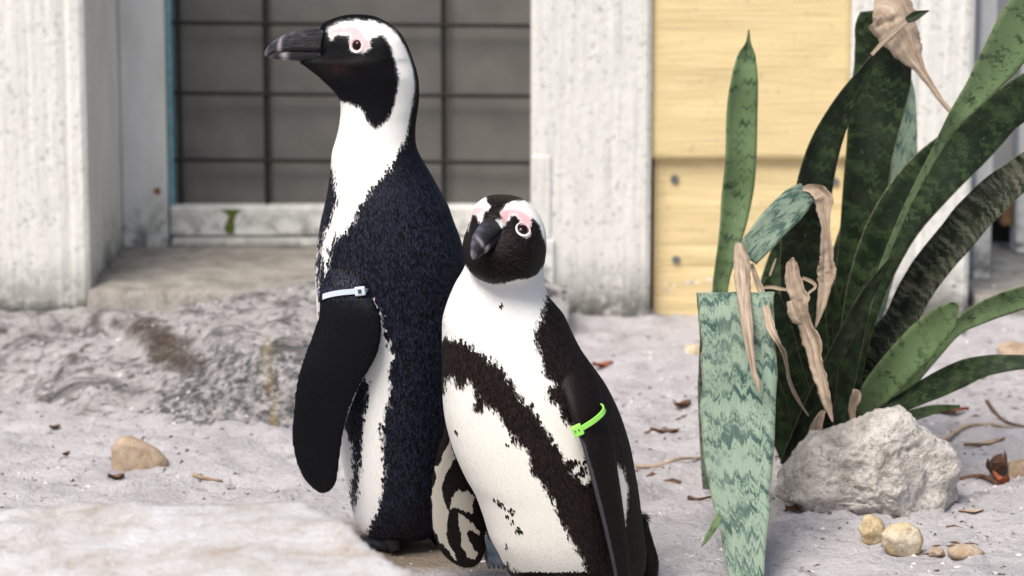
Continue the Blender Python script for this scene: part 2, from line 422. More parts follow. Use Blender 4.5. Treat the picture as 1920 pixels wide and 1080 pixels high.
# concrete doorstep under the opening
X_STEP = float(at_Y(990, 400, 4.98)[0])
def step_box():
    V, F = box_vf(-0.715, X_STEP, 4.955, 5.50, -0.05, 0.058, 0.006)
    return V, F
def step_h(X, Y):
    P3 = np.stack([X, Y, np.zeros_like(X)], -1)
    d = Y - 4.955 + 0.012 * fbm(P3 * 14, 4, 91)
    return np.where(d > 0, 0.0585 * np.clip(d / 0.014, 0, 1) ** 0.4 + 0.0022 * fbm(P3 * 22, 3, 92) * (Y < 5.40), -0.04)
V, F = height_mesh('doorstep', -0.715, X_STEP, 4.92, 5.50, 0.007, step_h, M_CONC)
o = obj('doorstep', V, F, M_CONC, smooth=True); tag(o, 'flat grey concrete doorstep below the wire screened opening', 'step')

# foreground boulder with a flat top
FORE = [(-0.75, 2.42), (-0.75, 2.74), (-0.42, 2.775), (-0.20, 2.80), (-0.155, 2.78), (-0.110, 2.68), (-0.045, 2.56), (0.01, 2.45), (0.0, 2.32), (-0.5, 2.28)]
def fore_h(X, Y):
    P3 = np.stack([X, Y, np.zeros_like(X)], -1)
    d = -poly_sdf(FORE, np.stack([X, Y], -1)) + 0.012 * fbm(P3 * 9, 3, 41)
    top = 0.246 - 0.03 * sstep(2.75, 2.3, Y) - 0.02 * sstep(-0.35, -0.7, X)
    h = top * np.clip(d / 0.05, 0, 1) ** 0.45
    h += (0.006 * fbm(P3 * 8, 4, 42) + 0.002 * fbm(P3 * 40, 3, 43)) * (d > 0.01)
    return np.where(d > 0, h, -0.06)
V, F = height_mesh('foreground_boulder', -0.85, 0.05, 2.2, 2.88, 0.008, fore_h, M_FORE)
o = obj('boulder', V, F, M_FORE, smooth=True); tag(o, 'large bleached white boulder with flat top in front of the taller penguin', 'boulder')

# ------------------------------------------------------------------ building
WY = 4.98; SY = 5.45; HT = 2.3
def X(px, Y, py=300): return float(at_Y(px, py, Y)[0])
bld = thing('enclosure_building', (0.0, WY, 0), 'white plastered and yellow boarded enclosure wall with wire screened opening', 'building')
def bpart(name, x0, x1, y0, y1, z0, z1, mat, bev=0.003, parent=bld):
    V, F = box_vf(x0, x1, y0, y1, z0, z1, bev); return obj(name, V, F, mat, parent)
def rough_post(name, x0, x1, y0, y1, z0, z1, seed, groove=None):
    """plaster post: finely cut box with uneven faces, worn foot and rounded arrises"""
    xs = np.arange(x0, x1 + 1e-4, (x1 - x0) / max(8, int((x1 - x0) / 0.008)))
    zs = np.concatenate([np.arange(z0, min(0.8, z1), 0.008), np.linspace(min(0.8, z1), z1, 6)])
    ring = [(x, y0) for x in xs] + [(x1, y) for y in np.linspace(y0, y1, 8)[1:]] + [(x, y1) for x in xs[::-1][1:]] + [(x0, y) for y in np.linspace(y1, y0, 8)[1:-1]]
    n = len(ring); Vv = []
    for z in zs:
        for (x, y) in ring: Vv.append((x, y, z))
    Vv = np.array(Vv); c = np.array([(x0 + x1) / 2, (y0 + y1) / 2])
    dx = np.minimum(Vv[:, 0] - x0, x1 - Vv[:, 0])
    fr = Vv[:, 1] < y0 + 1e-4
    Vv[:, 1] += fr * (0.006 * sstep(0.006, 0.0, dx) + 0.0014 * fbm(Vv * [90, 1, 4], 3, seed) + 0.0004 * fbm(Vv * 90, 2, seed + 3))
    if groove is not None: Vv[:, 1] += fr * 0.006 * np.exp(-((Vv[:, 0] - groove) / 0.005) ** 2)
    foot = sstep(0.05, 0.0, Vv[:, 2] - z0)
    Vv[:, 1] += fr * foot * (0.008 + 0.010 * np.abs(fbm(Vv * 30, 3, seed + 7)))
    Vv[:, 2] += (Vv[:, 2] < z0 + 1e-4) * 0.006 * fbm(Vv * 25, 2, seed + 9)
    I = np.arange(len(Vv)).reshape(len(zs), n); Fq = []
    for i in range(len(zs) - 1):
        for k in range(n): Fq.append([I[i, k], I[i, (k + 1) % n], I[i + 1, (k + 1) % n], I[i + 1, k]])
    Fq.append(list(I[-1])); Fq.append(list(I[0])[::-1])
    return obj(name, Vv, Fq, M_PLASTER, bld)
# left post, its deep return and the jamb
rough_post('post', -1.25, X(163, WY), WY, WY + 0.10, -0.012, HT, 51, groove=X(124, WY))
bpart('return_wall', X(163, WY) - 0.09, X(163, WY) - 0.004, WY + 0.102, SY + 0.06, 0.03, HT, M_WHITE)
bpart('jamb', X(163, WY) - 0.003, X(314, SY), SY - 0.012, SY + 0.05, 0.050, HT, M_WHITE)
bpart('blue_edge', X(314, SY) + 0.0015, X(325, SY), SY + 0.002, SY + 0.05, 0.054, HT, M_BLUE, 0.001)
c = at_Y(295, 358, SY - 0.0115)
V, F = cyl_vf(c + np.array([0, 0.004, 0]), c - np.array([0, 0.004, 0]), 0.007, 0.006); obj('rusty_screw', V, F, M_RUST, bld)
# screen: grey backing panel, wires and frame
ZR0, ZR1 = float(at_Y(600, 441, SY)[2]), float(at_Y(600, 386, SY)[2])
scr = bpart('screen_panel', X(325, SY) + 0.001, X(1010, SY), SY + 0.040, SY + 0.055, 0.056, HT, M_GREY, 0.001)
for k, px in enumerate((338, 500, 832, 1164 - 162)):
    x = X(px, SY + 0.02); V, F = cyl_vf((x, SY + 0.022, ZR1 - 0.01), (x, SY + 0.022, HT), 0.0044 if k else 0.003, n=8); obj('wire', V, F, M_WIRE, scr)
zs = [float(at_Y(600, py, SY + 0.01)[2]) for py in (303, 178, 46)]
while zs[-1] < HT - 0.15: zs.append(zs[-1] + 0.128)
for z in zs:
    V, F = tube_vf([(X(326, SY), SY + 0.0145, z + 0.003), (X(660, SY), SY + 0.0145, z), (X(1010, SY), SY + 0.0145, z - 0.003)], [0.0038] * 3, 8); obj('wire', V, F, M_WIRE, scr)
bpart('bottom_rail', X(318, SY), X(1010, SY), SY - 0.010, SY + 0.036, ZR0, ZR1, M_WHITE, 0.004)
bpart('threshold', X(322, SY), X(1008, SY), SY - 0.020, SY + 0.034, 0.0585, ZR0 - 0.003, M_PLASTER, 0.004)
# moss streak running down the rail
a = at_Y(432, 392, SY - 0.0105); Vm = []; 
for i in range(9):
    z = a[2] - i * 0.0058; wv = [0.022, 0.015, 0.008, 0.007, 0.008, 0.009, 0.010, 0.009, 0.007][i]; cx = a[0] + 0.003 * math.sin(i * 0.8)
    for s in (-1, 0, 1): Vm.append((cx + s * wv * (1 + 0.2 * random.random()), SY - 0.0105 - (0.003 if s == 0 else -0.001), z))
Fm = [[i * 3 + j, i * 3 + j + 1, i * 3 + 4 + j, i * 3 + 3 + j] for i in range(8) for j in (0, 1)]
obj('moss_streak', Vm, Fm, M_MOSS, bld)
# middle post with a repaired edge
rough_post('post', X(996, WY), X(1221, WY), WY, WY + 0.12, 0.0, HT, 61)
x0, x1 = X(999, WY - 0.004), X(1033, WY - 0.004)
zt = float(at_Y(1010, 292, WY)[2]); zm = float(at_Y(1010, 448, WY)[2])
bpart('edge_patch', x0 - 0.002, x1, WY - 0.004, WY + 0.02, zm + 0.001, zt, M_PLASTER, 0.0025)
bpart('edge_patch', x0 + 0.004, x1 + 0.006, WY - 0.008, WY + 0.02, 0.03, zm, M_WHITE, 0.003)
bpart('inner_return', X(996, WY) + 0.004, X(996, WY) + 0.09, WY + 0.122, SY + 0.06, 0.03, HT, M_WHITE)
# yellow boards
YB = WY + 0.022
zlap = float(at_Y(1400, 298, YB)[2])
def plank(name, z0, z1, y0, n, seed):
    xs = np.linspace(X(1229 if seed == 71 else 1222.5, WY), X(1592, WY), n); rows = np.array([z0, z0 + 0.002, z0 + 0.006] + list(np.linspace(z0 + 0.012, z1 - 0.004, 22)) + [z1])
    Vv = []; 
    for side in (0, 1):
        for z in rows:
            for x in xs: Vv.append((x, y0 if side == 0 else y0 + 0.020, z))
    Vv = np.array(Vv); m_ = len(rows) * n
    Vv[:m_, 1] += 0.0014 * fbm(Vv[:m_] * [6, 1, 70], 3, seed) + 0.003 * sstep(0.005, 0, Vv[:m_, 2] - z0) + 0.003 * sstep(0.005, 0, np.minimum(Vv[:m_, 0] - xs[0], xs[-1] - Vv[:m_, 0]))
    I = np.arange(2 * m_).reshape(2, len(rows), n); Fq = []
    for i in range(len(rows) - 1):
        for k in range(n - 1):
            Fq.append([I[0, i, k], I[0, i, k + 1], I[0, i + 1, k + 1], I[0, i + 1, k]]); Fq.append([I[1, i, k], I[1, i + 1, k], I[1, i + 1, k + 1], I[1, i, k + 1]])
        Fq.append([I[0, i, 0], I[0, i + 1, 0], I[1, i + 1, 0], I[1, i, 0]]); Fq.append([I[0, i, -1], I[1, i, -1], I[1, i + 1, -1], I[0, i + 1, -1]])
    for k in range(n - 1):
        Fq.append([I[0, 0, k], I[1, 0, k], I[1, 0, k + 1], I[0, 0, k + 1]]); Fq.append([I[0, -1, k], I[0, -1, k + 1], I[1, -1, k + 1], I[1, -1, k]])
    return obj(name, Vv, Fq, M_YELLOW, bld)
low = plank('yellow_board', 0.004, zlap - 0.001, YB + 0.014, 40, 71)
plank('yellow_board', zlap + 0.001, zlap + 0.62, YB - 0.004, 40, 72)
plank('yellow_board', zlap + 0.623, HT, YB - 0.004, 20, 73)
bpart('board_backing', X(1222, WY) + 0.001, X(1600, WY), YB + 0.034, YB + 0.06, 0.0, HT, M_DARK, 0.001)
for (px, py) in ((1265, 336), (1268, 487), (1566, 341), (1566, 487)):
    c = at_Y(px, py, YB + 0.013); V, F = cyl_vf(c + np.array([0, 0.004, 0]), c - np.array([0, 0.003, 0]), 0.0078, 0.0066, 14); obj('screw', V, F, M_SCREW, low)
# right posts and the dark second opening
rough_post('post', X(1593, WY), X(1822, WY), WY, WY + 0.10, 0.0, HT, 81, groove=X(1720, WY))
bpart('jamb', X(1826, WY + 0.2), X(1857, WY + 0.2), WY + 0.17, WY + 0.26, 0.045, HT, M_WHITE)
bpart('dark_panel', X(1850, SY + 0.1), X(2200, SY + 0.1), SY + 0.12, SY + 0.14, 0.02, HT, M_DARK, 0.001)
bpart('wooden_stop', X(1884, SY), X(1903, SY), SY + 0.01, SY + 0.05, float(at_Y(1890, 425, SY)[2]), float(at_Y(1890, 350, SY)[2]), simple('brown_wood', (0.25, 0.15, 0.07), 0.7, 0.3, 0.3), 0.002)
bpart('door_frame', X(1905, SY), X(1990, SY), SY - 0.02, SY + 0.04, float(at_Y(1910, 472, SY)[2]), HT, M_WHITE, 0.003)
bpart('door_panel', X(1846, SY + 0.06), X(1904, SY + 0.06), SY + 0.055, SY + 0.075, float(at_Y(1880, 352, SY + 0.055)[2]), HT, M_WHITE, 0.002)
V, F = box_vf(X(1838, WY), 1.35, 4.99, SY + 0.15, -0.05, 0.045, 0.006)
o = obj('doorstep', V, F, M_CONC); tag(o, 'grey concrete sill in front of the dark opening behind the snake plant', 'step')

# ------------------------------------------------------------------ stones
def ico(sub):
    bm = bmesh.new(); bmesh.ops.create_icosphere(bm, subdivisions=sub, radius=1)
    Vv = np.array([v.co[:] for v in bm.verts]); Fq = [[v.index for v in f.verts] for f in bm.faces]; bm.free(); return Vv, Fq
def stone(name, outline, Y, depth, mat, label, cat, seed, sub=5, amp=0.05, cuts=7, group=None, sink=0.0):
    """a closed boulder whose outline seen from the front follows the given one, with real depth"""
    ol = np.array(outline, float); c = (ol.min(0) + ol.max(0)) / 2
    ctr = at_Y(c[0], c[1], Y); s = mpp(Y)
    ang = np.linspace(-np.pi, np.pi, 181); rad = []
    P = ol - c
    for a in ang:
        d = np.array([math.cos(a), -math.sin(a)]); best = 1.0
        for i in range(len(P)):
            p, q = P[i], P[(i + 1) % len(P)]; e = q - p
            den = d[0] * e[1] - d[1] * e[0]
            if abs(den) < 1e-9: continue
            t = (p[0] * e[1] - p[1] * e[0]) / den; u = (p[0] * d[1] - p[1] * d[0]) / den
            if t > 0 and -1e-6 <= u <= 1 + 1e-6: best = max(best, t)
        rad.append(best)
    Vv, Fq = ico(sub)
    rr = np.random.default_rng(seed)
    U = Vv.copy()
    for k in range(cuts):
        n = rr.normal(size=3); n[1] = -abs(n[1]) * 1.3; n /= np.linalg.norm(n); d = rr.uniform(0.62, 0.85)
        ov = np.maximum(0, U @ n - d); U -= ov[:, None] * n * 0.9
    ring = np.hypot(Vv[:, 0], Vv[:, 2])
    keep = sstep(0.75, 1.0, ring)[:, None]                      # outline kept, inside faceted
    U = U * (1 - keep) + Vv * keep
    U = U * (1 + amp * fbm(Vv * 3.0, 5, seed) [:, None] + amp * 0.42 * fbm(Vv * 9, 4, seed + 4, 0.6)[:, None] + (amp * 0.16 * fbm(Vv * 34, 3, seed + 8)[:, None] if sub > 5 else 0))
    th = np.arctan2(U[:, 2], U[:, 0]); rd = np.interp(th, ang, rad) * s; rho = np.hypot(U[:, 0], U[:, 2])
    out = np.stack([ctr[0] + rho * rd * np.cos(th), ctr[1] + U[:, 1] * depth, ctr[2] + rho * rd * np.sin(th)], -1)
    out[:, 2] -= sink
    lo = out[:, 2].min(); gh = gz(ctr[0], ctr[1])
    o = obj(name, out, Fq, mat, smooth=sub >= 4); tag(o, label, cat, {'pebble': 'pebbles by the craggy rock', 'stone': 'stones on the sand'}.get(cat)); return o
def groundY(px, py): return float(on_z(px, py, 0)[1])
stone('rock', [(1462, 930), (1478, 880), (1500, 845), (1522, 812), (1545, 808), (1580, 800), (1622, 780), (1650, 762), (1682, 755), (1705, 768), (1725, 795), (1752, 812), (1778, 832), (1795, 850), (1803, 872), (1798, 890), (1790, 915), (1793, 935), (1775, 955), (1755, 975), (1700, 985), (1640, 990), (1575, 985), (1545, 972), (1505, 962)],
      groundY(1640, 965) + 0.035, 0.085, M_ROCK, 'large pale craggy rock leaning against the base of the snake plant', 'rock', 3, 6, 0.075, 9)
stone('stone', [(208, 838), (222, 818), (240, 815), (265, 825), (295, 842), (315, 862), (320, 892), (300, 898), (240, 895), (208, 890)],
      groundY(262, 880) + 0.02, 0.03, M_TAN, 'smooth tan stone half buried in sand below the rock ledge', 'stone', 5, 4, 0.03, 4)
stone('pebble', [(1610, 990), (1618, 968), (1632, 962), (1650, 972), (1660, 985), (1655, 1015), (1640, 1024), (1618, 1020)], groundY(1635, 1016) + 0.012, 0.016, M_PEB, 'small brownish pebble squeezed between the craggy rock and a cream pebble', 'pebble', 7, 4, 0.04, 5)
stone('pebble', [(1650, 1000), (1665, 984), (1700, 978), (1722, 990), (1733, 1015), (1725, 1038), (1700, 1046), (1668, 1040), (1654, 1022)], groundY(1692, 1038) + 0.012, 0.022, M_PEB, 'cream pebble with an ochre underside in front of the craggy rock', 'pebble', 8, 4, 0.04, 5)
stone('pebble', [(1773, 1032), (1795, 1021), (1825, 1022), (1848, 1035), (1835, 1046), (1800, 1050), (1780, 1044)], groundY(1810, 1046) + 0.01, 0.018, M_TAN, 'flat oval brown pebble lying on the open sand', 'pebble', 9, 4, 0.02, 2)
stone('pebble', [(1740, 1034), (1750, 1026), (1768, 1028), (1772, 1040), (1755, 1045), (1742, 1042)], groundY(1755, 1042) + 0.006, 0.010, M_TAN, 'tiny brown pebble touching the flat oval one', 'pebble', 10, 3, 0.05, 3)
stone('stone', [(1868, 655), (1878, 642), (1905, 640), (1935, 650), (1938, 668), (1900, 674), (1875, 670)], groundY(1900, 668) + 0.02, 0.03, M_TAN, 'tan stone on the sand below the dark opening', 'stone', 11, 4, 0.03, 3)
stone('stone', [(1876, 890), (1888, 868), (1912, 862), (1960, 868), (1968, 900), (1925, 912), (1890, 910)], groundY(1915, 905) + 0.02, 0.03, M_TAN, 'orange tan stone beside the reddish dead leaf', 'stone', 12, 4, 0.03, 3)
stone('stone', [(1280, 660), (1288, 648), (1302, 644), (1322, 652), (1326, 676), (1300, 680), (1284, 676)], groundY(1300, 676) + 0.015, 0.02, M_PEB, 'pale stone near the foot of the yellow boards', 'stone', 13, 4, 0.03, 3)

# ------------------------------------------------------------------ snake plant
def ribbon(pts, n=30, tilt=0.0, curl=0.25, thick=0.0022, frame='view', twist=0.0, wob=0.05, seed=0, across=9, nvec=None, dry=False):
    """blade from (px, py, half width px, Y, [tilt]) stations -> V, F, UV"""
    C3 = np.array([at_Y(p[0], p[1], p[3]) for p in pts]); Wd = np.array([max(p[2], 0.3) * mpp(p[3]) for p in pts])
    T4 = catmull(np.column_stack([C3, Wd]), n); C3 = T4[:, :3]; Wd = np.maximum(T4[:, 3], 0.0004)
    Tn = np.gradient(C3, axis=0); Tn /= np.linalg.norm(Tn, axis=1)[:, None]
    L = np.concatenate([[0], np.cumsum(np.linalg.norm(np.diff(C3, axis=0), axis=1))])
    N = []; prev = None
    for i in range(n):
        if frame == 'view' or prev is None:
            v = CAM - C3[i] if nvec is None else np.array(nvec, float)
        else: v = prev
        v = v - Tn[i] * (v @ Tn[i]); v /= np.linalg.norm(v); prev = v; N.append(v)
    N = np.array(N); Vv = []; UV = []
    ss = np.linspace(-1, 1, across)
    rows = []
    for i in range(n):
        a = tilt + twist * i / (n - 1); S = np.cross(Tn[i], N[i]); n2 = N[i] * math.cos(a) + S * math.sin(a); s2 = S * math.cos(a) - N[i] * math.sin(a)
        wl = Wd[i] / max(0.35, abs(math.cos(a)))
        for q, s in enumerate(ss):
            jit = 1 + wob * (vnoise(np.array([[i * 0.45, s * 1.5, seed * 3.1]]), seed)[0])
            if dry: jit += 0.08 * (vnoise(np.array([[i * 1.3, s * 4, seed * 7.7]]), seed + 9)[0])
            off = (0.16 * wl * vnoise(np.array([[i * 0.8, s * 3.1, seed * 1.7]]), seed + 11)[0] if dry else 0) - curl * wl * (1 - s * s) + wob * 0.35 * wl * vnoise(np.array([[i * 0.3, s * 2, 9.0]]), seed + 5)[0]
            p = C3[i] + s2 * s * wl * jit + n2 * off
            rows.append((p, n2, s))
    Vv = [p + n_ * thick * 0.5 * (1 - 0.75 * abs(s) ** 3) for p, n_, s in rows] + [p - n_ * thick * 0.5 * (1 - 0.75 * abs(s) ** 3) for p, n_, s in rows]
    UV = [((s + 1) / 2, L[k // across]) for k, (_, _, s) in enumerate(rows)] * 2
    m_ = n * across; I = np.arange(2 * m_).reshape(2, n, across); Fq = []
    for i in range(n - 1):
        for k in range(across - 1):
            Fq.append([I[0, i, k], I[0, i + 1, k], I[0, i + 1, k + 1], I[0, i, k + 1]]); Fq.append([I[1, i, k], I[1, i, k + 1], I[1, i + 1, k + 1], I[1, i + 1, k]])
        Fq.append([I[0, i, 0], I[1, i, 0], I[1, i + 1, 0], I[0, i + 1, 0]]); Fq.append([I[0, i, -1], I[0, i + 1, -1], I[1, i + 1, -1], I[1, i, -1]])
    for k in range(across - 1):
        Fq.append([I[0, 0, k], I[0, 0, k + 1], I[1, 0, k + 1], I[1, 0, k]]); Fq.append([I[0, -1, k], I[1, -1, k], I[1, -1, k + 1], I[0, -1, k + 1]])
    return np.array(Vv), Fq, UV
def blade(name, pts, mat, parent, label=None, **k):
    if mat is M_DRY: k['dry'] = True; k['thick'] = 0.0009; k['n'] = int(k.get('n', 30) * 1.5)
    V, F, UV = ribbon(pts, **k)
    o = obj(name, V, F, mat, parent, smooth=True)
    uv = o.data.uv_layers.new(name='UVMap'); li = np.empty(len(o.data.loops), int); o.data.loops.foreach_get('vertex_index', li)
    uv.data.foreach_set('uv', np.array(UV, np.float32)[li].ravel())
    if label: o['label'] = label
    return o
PY_ = groundY(1570, 875)
plant = thing('snake_plant', on_z(1570, 875), 'clump of mottled green snake plant leaves with dried tips behind the craggy rock', 'plant')
Y0 = PY_
# upright pale leaf by the yellow boards
blade('leaf', [(1425, 905, 16, 3.83), (1385, 800, 17, 3.90), (1352, 680, 16, 3.93), (1347, 600, 15, 3.95), (1352, 530, 15, 3.96), (1362, 480, 19, 3.96), (1375, 420, 25, 3.97), (1383, 365, 29, 3.98), (1389, 300, 29, 3.98), (1391, 220, 29, 3.99), (1396, 150, 25, 3.99), (1400, 105, 17, 4.0), (1403, 80, 5, 4.0), (1404, 55, 1.5, 4.0)], M_LEAF3, plant, n=44, tilt=0.25, curl=0.35, seed=1, wob=0.04, label='upright grey green leaf with a needle tip')
# broken leaf folded over towards the camera
blade('leaf', [(1380, 915, 62, 3.80), (1376, 800, 64, 3.76), (1375, 700, 66, 3.70), (1376, 620, 69, 3.64), (1378, 560, 70, 3.58), (1379, 547, 71, 3.555), (1380, 556, 71, 3.535), (1383, 600, 70, 3.515), (1384, 650, 70, 3.50), (1385, 700, 71, 3.485), (1383, 760, 72, 3.47), (1384, 810, 70, 3.45), (1386, 870, 64, 3.43), (1387, 920, 58, 3.41), (1391, 960, 52, 3.39), (1396, 1010, 43, 3.365), (1399, 1060, 36, 3.345), (1401, 1090, 30, 3.33), (1404, 1125, 6, 3.305)],
      M_LEAFP, plant, n=72, curl=-0.06, thick=0.003, frame='transport', seed=2, wob=0.09, across=13, label='broad pale leaf bent over and hanging down with dark zigzag bands')
blade('leaf_shoot', [(1350, 965, 6, 3.36), (1340, 985, 7, 3.35), (1325, 1010, 5, 3.335), (1315, 1025, 1, 3.33)], M_LEAF3, plant, n=10, seed=40)
# big dark central leaf with dried tip
blade('leaf', [(1578, 880, 16, Y0), (1580, 760, 22, Y0), (1588, 650, 28, 3.9), (1598, 550, 34, 3.9), (1612, 450, 38, 3.9), (1622, 350, 42, 3.9), (1634, 260, 46, 3.9), (1646, 190, 52, 3.9), (1655, 130, 54, 3.9), (1656, 85, 52, 3.9), (1650, 45, 46, 3.9), (1648, 20, 34, 3.9)], M_LEAF, plant, n=40, tilt=-0.2, curl=0.3, seed=3, label='broad nearly black green leaf ending in a withered tan tip')
blade('dried_tip', [(1640, 18, 34, 3.885), (1664, 22, 46, 3.88), (1676, 45, 42, 3.875), (1692, 72, 33, 3.87), (1705, 98, 25, 3.865), (1722, 125, 12, 3.86), (1742, 155, 7, 3.855), (1762, 185, 5, 3.85), (1785, 212, 4, 3.845), (1803, 232, 3, 3.84), (1818, 262, 3.5, 3.84), (1832, 298, 2, 3.84)], M_DRY, plant, n=44, curl=-0.45, seed=4, wob=0.18, label='withered tan leaf tip tapering to a thread')
blade('dried_tip', [(1634, 103, 3.5, 3.85), (1655, 80, 4, 3.85), (1680, 55, 5, 3.85), (1702, 35, 5, 3.85)], M_DRY, plant, n=14, seed=41)
blade('leaf_tip', [(1700, 38, 6, 3.848), (1715, 30, 9, 3.848), (1730, 24, 5, 3.85), (1742, 20, 1, 3.85)], M_LEAF, plant, n=12, seed=42)
# dark leaf arching on its left
blade('leaf', [(1560, 880, 16, Y0), (1545, 780, 26, 3.87), (1530, 650, 34, 3.86), (1520, 520, 36, 3.86), (1520, 420, 36, 3.86), (1527, 350, 34, 3.86), (1545, 280, 30, 3.86), (1568, 225, 24, 3.86), (1592, 180, 18, 3.86), (1618, 140, 12, 3.86), (1640, 105, 6, 3.855), (1652, 85, 1, 3.855)], M_LEAF, plant, n=40, tilt=0.5, curl=0.35, seed=5)
# leaf rising then broken over to the left, with dry ends
blade('leaf', [(1555, 885, 18, Y0), (1530, 750, 34, 3.84), (1510, 620, 40, 3.81), (1503, 500, 40, 3.78), (1504, 420, 38, 3.76), (1507, 372, 33, 3.74)], M_LEAF, plant, n=26, tilt=0.15, curl=0.3, seed=6)
blade('leaf', [(1514, 360, 20, 3.745), (1500, 372, 27, 3.725), (1475, 396, 29, 3.71), (1450, 420, 29, 3.70), (1425, 450, 28, 3.69), (1400, 482, 24, 3.685)], M_LEAFP, plant, n=26, tilt=-0.1, curl=0.15, thick=0.003, seed=7, wob=0.08, label='short pale leaf end broken over to the side')
def z5(u, v, w_, Y): return (1260 + u / 2.919, 330 + v / 2.919, w_ / 2.919, Y)
def z7(u, v, w_, Y): return (1440 + u / 3.178, 480 + v / 3.178, w_ / 3.178, Y)
blade('dry_leaf', [z5(365, 375, 22, 3.68), z5(378, 440, 42, 3.65), z5(387, 520, 46, 3.60), z5(395, 650, 40, 3.535), z5(410, 800, 33, 3.485), z5(428, 950, 24, 3.468), z5(450, 1080, 16, 3.455), (1420, 715, 5, 3.445), (1424, 738, 1, 3.44)], M_DRY, plant, n=40, curl=-0.5, seed=8, wob=0.14, label='long dry tan strip hanging over the broad pale leaf')
blade('dry_leaf', [z5(435, 480, 10, 3.68), z5(455, 540, 16, 3.675), z5(480, 610, 18, 3.60), z5(512, 710, 21, 3.52), z5(545, 840, 22, 3.48), z5(585, 915, 14, 3.475), z5(615, 975, 15, 3.49), z5(630, 1050, 9, 3.52), (1482, 720, 4, 3.55), (1498, 752, 3, 3.58), (1516, 780, 1.2, 3.60)], M_DRY, plant, n=40, curl=0.5, seed=9, wob=0.2, twist=0.8)
blade('dry_leaf', [z5(715, 70, 10, 3.70), z5(770, 72, 30, 3.695), z5(825, 110, 52, 3.69), z5(832, 180, 42, 3.69), z5(840, 280, 25, 3.69), z5(845, 390, 34, 3.69), z5(846, 480, 46, 3.69), z5(845, 540, 50, 3.69), z5(835, 610, 34, 3.69), z5(815, 720, 22, 3.69), z5(785, 830, 4, 3.69)], M_DRY, plant, n=44, curl=0.55, seed=10, wob=0.2, label='crumpled dry strip hanging from the broken dark leaf')
blade('dry_leaf', [z7(150, 8, 4, 3.64), z7(145, 60, 36, 3.638), z7(152, 150, 50, 3.635), z7(182, 250, 58, 3.63), z7(196, 335, 46, 3.63), z7(225, 420, 46, 3.63), z7(262, 520, 54, 3.625), z7(282, 620, 42, 3.62), z7(310, 730, 38, 3.61), z7(340, 840, 30, 3.60), z7(365, 920, 20, 3.60), z7(386, 990, 3, 3.60)], M_DRY, plant, n=48, curl=0.6, seed=11, wob=0.24, twist=0.7, label='twisted pale dry leaf hanging in front of the dark stems')
blade('dry_leaf', [z7(130, 270, 20, 3.626), z7(145, 330, 30, 3.622), z7(170, 380, 26, 3.62), z7(200, 400, 8, 3.622)], M_DRY, plant, n=14, curl=-0.6, seed=12, wob=0.2)
blade('dry_stalk', [z7(-40, 190, 8, 3.66), z7(20, 185, 11, 3.655), z7(70, 195, 10, 3.65), z7(130, 200, 8, 3.64)], M_DRY, plant, n=12, curl=0.5, seed=13)
blade('dry_stalk', [z7(205, 130, 9, 3.65), z7(245, 145, 12, 3.65), z7(280, 170, 10, 3.65), z7(275, 195, 8, 3.648), z7(240, 225, 7, 3.64), z7(215, 300, 5, 3.635)], M_DRY, plant, n=16, curl=0.5, seed=14)
blade('dry_stalk', [z7(10, 120, 6, 3.67), z7(30, 60, 7, 3.67), z7(48, 15, 3, 3.67)], M_DRY, plant, n=8, seed=15)
# pale upright leaf glimpsed behind
blade('leaf', [(1600, 780, 12, 4.05), (1630, 620, 18, 4.06), (1668, 460, 24, 4.07), (1686, 360, 28, 4.08), (1692, 300, 27, 4.08), (1699, 240, 20, 4.08), (1702, 190, 15, 4.08), (1701, 155, 10, 4.08), (1696, 130, 2, 4.08)], M_LEAFP, plant, n=30, tilt=0.1, curl=0.3, seed=16)
# right-hand leaves
blade('leaf', [(1590, 860, 4, 3.83), (1600, 700, 5, 3.82), (1640, 540, 5, 3.79), (1695, 400, 6, 3.76), (1758, 278, 9, 3.73), (1792, 222, 16, 3.70), (1830, 175, 25, 3.69), (1866, 125, 36, 3.68), (1900, 75, 44, 3.67), (1945, 15, 52, 3.66), (1985, -50, 48, 3.65)], M_LEAF3, plant, n=44, tilt=0.15, curl=0.2, seed=17, label='light green leaf widening upward with dark dashes')
blade('leaf', [(1590, 870, 18, Y0), (1588, 760, 22, 3.87), (1602, 640, 28, 3.85), (1630, 525, 38, 3.83), (1674, 425, 46, 3.81), (1742, 338, 51, 3.79), (1815, 272, 46, 3.77), (1875, 215, 40, 3.75), (1935, 172, 38, 3.73), (2000, 130, 34, 3.71)], M_LEAF, plant, n=40, tilt=-0.3, curl=0.3, seed=18, label='broad deep green leaf reaching far to the side')
blade('leaf', [(1600, 830, 18, Y0), (1624, 676, 26, 3.88), (1682, 608, 30, 3.86), (1716, 545, 33, 3.84), (1752, 493, 34, 3.82), (1790, 448, 35, 3.80), (1826, 404, 35, 3.78), (1868, 362, 34, 3.76), (1916, 325, 32, 3.74), (1975, 285, 30, 3.72)], M_LEAF2, plant, n=40, tilt=-0.25, curl=0.35, seed=19, label='dark leaf densely speckled with grey')
blade('leaf', [(1605, 830, 18, 3.85), (1630, 755, 26, 3.82), (1662, 712, 31, 3.80), (1700, 668, 33, 3.78), (1740, 628, 32, 3.76), (1768, 600, 27, 3.74), (1788, 578, 14, 3.73), (1794, 570, 4, 3.725)], M_LEAF3, plant, n=30, tilt=-0.3, curl=0.35, seed=20, label='short arching olive leaf with dark cross bands')
blade('leaf', [(1620, 840, 14, 3.87), (1690, 735, 14, 3.85), (1750, 665, 12, 3.83), (1790, 620, 12, 3.82), (1820, 598, 18, 3.81), (1860, 578, 21, 3.80), (1905, 563, 22, 3.78), (1960, 545, 20, 3.76)], M_LEAF3, plant, n=34, tilt=0.3, curl=0.3, seed=21)
